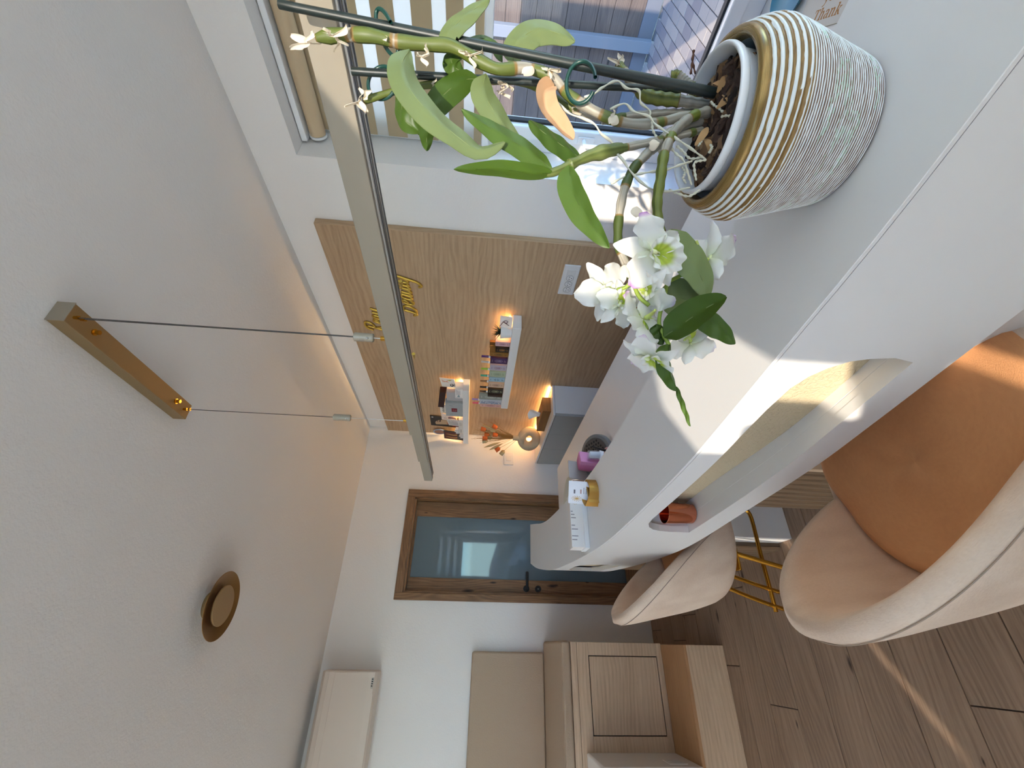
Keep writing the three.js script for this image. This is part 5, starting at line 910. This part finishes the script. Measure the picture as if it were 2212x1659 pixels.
// aerial roots
const rootMat = std(0xc6c4b2, 0.7), rootTip = std(0xb9a06a, 0.7);
for (const r of [
  [[1204, 222, 0.5], [1232, 246, 0.495], [1258, 255, 0.492], [1284, 268, 0.488], [1298, 288, 0.485], [1322, 308, 0.482], [1330, 328, 0.479], [1345, 345, 0.477], [1362, 370, 0.474], [1390, 398, 0.473], [1412, 410, 0.478], [1450, 413, 0.485], [1490, 405, 0.49]],
  [[1262, 210, 0.49], [1280, 205, 0.487], [1300, 190, 0.487], [1335, 175, 0.49], [1352, 190, 0.492], [1380, 196, 0.494], [1384, 222, 0.495], [1404, 240, 0.497], [1403, 256, 0.498]],
  [[1318, 236, 0.495], [1350, 224, 0.492], [1368, 240, 0.49], [1402, 252, 0.49], [1415, 268, 0.487], [1450, 292, 0.48], [1480, 312, 0.478], [1505, 330, 0.482], [1525, 345, 0.488]],
  [[1408, 262, 0.495], [1410, 280, 0.493], [1420, 302, 0.492], [1424, 330, 0.492]],
  [[1320, 397, 0.478], [1345, 384, 0.477], [1390, 374, 0.478], [1440, 366, 0.48], [1470, 356, 0.482], [1495, 348, 0.485]],
  [[1450, 320, 0.488], [1460, 332, 0.486], [1475, 345, 0.485], [1485, 372, 0.486], [1494, 400, 0.49]],
  [[1462, 315, 0.49], [1478, 330, 0.489], [1490, 342, 0.489], [1520, 340, 0.49]],
  [[1525, 345, 0.488], [1500, 352, 0.487], [1500, 366, 0.487], [1504, 390, 0.488]],
  [[1445, 410, 0.488], [1470, 420, 0.49], [1488, 424, 0.492], [1512, 410, 0.494]],
  [[1536, 220, 0.505], [1541, 226, 0.5], [1553, 234, 0.498], [1566, 246, 0.496]],
  [[1558, 252, 0.492], [1572, 250, 0.486], [1590, 254, 0.481], [1612, 256, 0.478]],
  [[1522, 285, 0.495], [1518, 300, 0.494], [1508, 316, 0.495]], [[1532, 330, 0.487], [1538, 318, 0.487], [1534, 312, 0.488]],
  [[1474, 360, 0.489], [1480, 372, 0.488], [1476, 385, 0.489], [1482, 396, 0.49]],
  [[1492, 160, 0.53], [1499, 108, 0.525], [1496, 130, 0.527], [1502, 160, 0.53]],
]) part(orchid, 'root', tube(r.map((p) => L3(...p)), (t) => 0.0017 * (0.75 + 0.25 * Math.sin(t * 40)) * (t > 0.96 ? 0.6 : 1), { seg: 60, rad: 8 }), r[0][0] === 1492 ? std(0x5a3a2a, 0.8) : rootMat);
for (const [x, y, d, l, a] of [[1540, 180, 0.505, 26, 0.6], [1565, 165, 0.5, 40, 2.0], [1530, 275, 0.497, 50, 2.2], [1548, 235, 0.498, 34, -0.7], [1520, 300, 0.5, 30, 1.2], [1560, 205, 0.495, 30, 1.0], [1505, 240, 0.515, 40, 0.2]]) part(orchid, 'dry_scale', leafScale(x, y, d, l, a), std(0xa9855a, 0.85));
function leafScale(x, y, d, l, a) { const b = L3(x, y, d), e = L3(x + Math.cos(a) * l, y + Math.sin(a) * l, d), vw = at(CX, CY, 1).sub(eye), sd = b.clone().sub(e).cross(vw).normalize(); return grid(5, 10, (u, v) => b.clone().lerp(e, v).addScaledVector(sd, (u - 0.5) * 0.008 * Math.sin(0.2 + v * 2.7)).addScaledVector(vw, -0.006 * Math.sin(v * 3))); }

// flowers: five petals and a frilled lip round a green throat
const petalMat = new THREE.MeshPhysicalMaterial({ color: 0xffffff, vertexColors: true, roughness: 0.6, transmission: 0.3, thickness: 0 });
function petal(len, wid, { curl = 0.2, cup = 0.2, ruffle = 0.05, tip = 0, green = 0, seed = 1, blunt = 0.7 } = {}) {
  return grid(10, 14, (u, v) => {
    const x = (u - 0.5) * 2, w = wid * Math.pow(Math.sin(0.18 + v * 2.86), blunt) * (v < 0.1 ? 0.6 + 4 * v : 1), edge = Math.abs(x) ** 3;
    return V(x * w, v * len, -curl * len * v * v + cup * w * x * x + ruffle * len * edge * Math.sin(v * 15 + seed * 2 + x * 4) + 0.03 * len * Math.sin(v * 5 + seed));
  }, { color: (u, v) => { let c = [0.84, 0.84, 0.8]; c = mix(c, [0.6, 0.68, 0.24], green * cl01(1 - v * 2.2)); return mix(c, [0.5, 0.2, 0.58], tip * cl01((v - 0.86) * 9)); } });
}
function lip(s) {
  return grid(84, 18, (u, v) => { const a = u * 6.2832, open = 0.5 + 0.5 * Math.cos(a), r = s * (0.1 + 0.36 * v + 0.34 * v * v * (0.55 + 0.45 * open)), fr = 1 + 0.035 * v * v * Math.sin(a * 8); return V(Math.sin(a) * r * 0.82 * fr, -Math.cos(a) * r * fr - s * 0.22 * v, s * (0.28 * v * v * (0.4 - open * 0.5) + 0.12 * v + 0.07 * v * v * Math.sin(a * 10 + 1)) - s * 0.12); },
    { closeU: true, color: (u, v) => mix(mix([0.32, 0.45, 0.015], [0.5, 0.62, 0.06], cl01(v * 3)), [0.85, 0.85, 0.8], cl01((v - 0.55) * 5)) });
}
// n = facing direction in the eye's frame (picture x, picture y, towards the eye), up = the way the dorsal petal points in the picture
function flower(px, py, dep, radius, n, upA, { seed = 1, tip = 1, open = 1, skip = [] } = {}) {
  const f = new THREE.Group(), s = radius * dep / FOCAL;
  const rt = V(0, 0, 0), up = V(0, 0, 0), bk = V(0, 0, 0); upright.extractBasis(rt, up, bk);
  const pic = (x, y, z) => up.clone().multiplyScalar(-x).addScaledVector(rt, -y).addScaledVector(bk, z);   // picture x runs down the room, picture y to its left
  const N = pic(...n).normalize(), U0 = pic(Math.cos(upA), Math.sin(upA), 0), R0 = U0.clone().cross(N).normalize(), U1 = N.clone().cross(R0).normalize();
  f.quaternion.setFromRotationMatrix(new THREE.Matrix4().makeBasis(R0, U1, N)); f.position.copy(L3(px, py, dep)); f.name = partName(orchid, 'flower'); orchid.add(f);
  [[0, 0.3, 1.05, 1], [68, 0.52, 1.04, 2], [-68, 0.52, 1.04, 2], [138, 0.3, 1.05, 1], [-138, 0.3, 1.05, 1]].forEach(([deg, w, l, kind], i) => { if (skip.includes(i)) return; const wide = kind === 2; const g = petal(s * l, s * w * 0.92, { curl: (0.12 + 0.12 * hash(i, seed, 3)) * open, cup: wide ? 0.16 : 0.35, ruffle: wide ? 0.085 : 0.03, tip: wide ? tip : tip * 0.15, green: 0.5, seed: seed + i, blunt: wide ? 0.72 : 0.9 }); g.translate(0, s * 0.05, wide ? 0.0012 : -0.001).rotateZ(deg * Math.PI / 180); part(f, 'petal', g, petalMat); });
  part(f, 'lip', lip(s * 0.82).translate(0, -s * 0.16, s * 0.1), petalMat);
  part(f, 'column', new THREE.SphereGeometry(s * 0.085, 14, 10).scale(0.8, 1.4, 1).translate(0, s * 0.02, s * 0.07), std(0xdfe3b0, 0.5));
  part(f, 'spur', tube([V(0, -s * 0.1, -s * 0.05), V(0, -s * 0.1, -s * 0.3), V(0, s * 0.1, -s * 0.55), V(0, s * 0.3, -s * 0.75)], (t) => s * (0.075 - 0.03 * t), { seg: 16, rad: 8 }), std(0xb9c66a, 0.5));
}
const PI = Math.PI;
flower(1410, 545, 0.45, 80, [0.3, 0.12, 1], PI * 1.05, { seed: 1 });
flower(1306, 626, 0.485, 62, [0.25, 0.15, 1], PI * 1.3, { seed: 4, tip: 0 });
flower(1337, 657, 0.48, 50, [0.35, 0.05, 1], PI * 0.75, { seed: 7, tip: 0 });
flower(1398, 632, 0.47, 58, [-0.55, 0.5, 0.35], PI * 0.6, { seed: 9, tip: 0.4 });
flower(1388, 690, 0.465, 64, [-0.5, 0.35, -0.75], PI * 0.85, { seed: 12, tip: 0.8 });
flower(1400, 772, 0.46, 60, [-0.6, 0.75, 0.35], PI * 0.95, { seed: 15, tip: 0.5 });
flower(1532, 556, 0.49, 66, [0.8, 0.15, -0.45], PI * 1.6, { seed: 18, tip: 0.6 });
flower(1492, 742, 0.485, 52, [0.5, 0.4, -0.6], PI * 0.5, { seed: 21, tip: 0.3 });
for (const p of [[[1366, 604, 0.474], [1352, 620, 0.478], [1325, 628, 0.482]], [[1366, 606, 0.474], [1380, 640, 0.47], [1402, 660, 0.47]], [[1428, 500, 0.468], [1425, 560, 0.47], [1440, 610, 0.476], [1424, 700, 0.47], [1445, 745, 0.46]], [[1400, 690, 0.47], [1395, 740, 0.465], [1402, 768, 0.465]], [[1440, 610, 0.476], [1480, 590, 0.488], [1520, 565, 0.495]]]) part(orchid, 'flower_stalk', tube(p.map((q) => L3(...q)), 0.0022, { seg: 24, rad: 8 }), std(0x8aa03c, 0.5));

renderer.render(scene, camera);
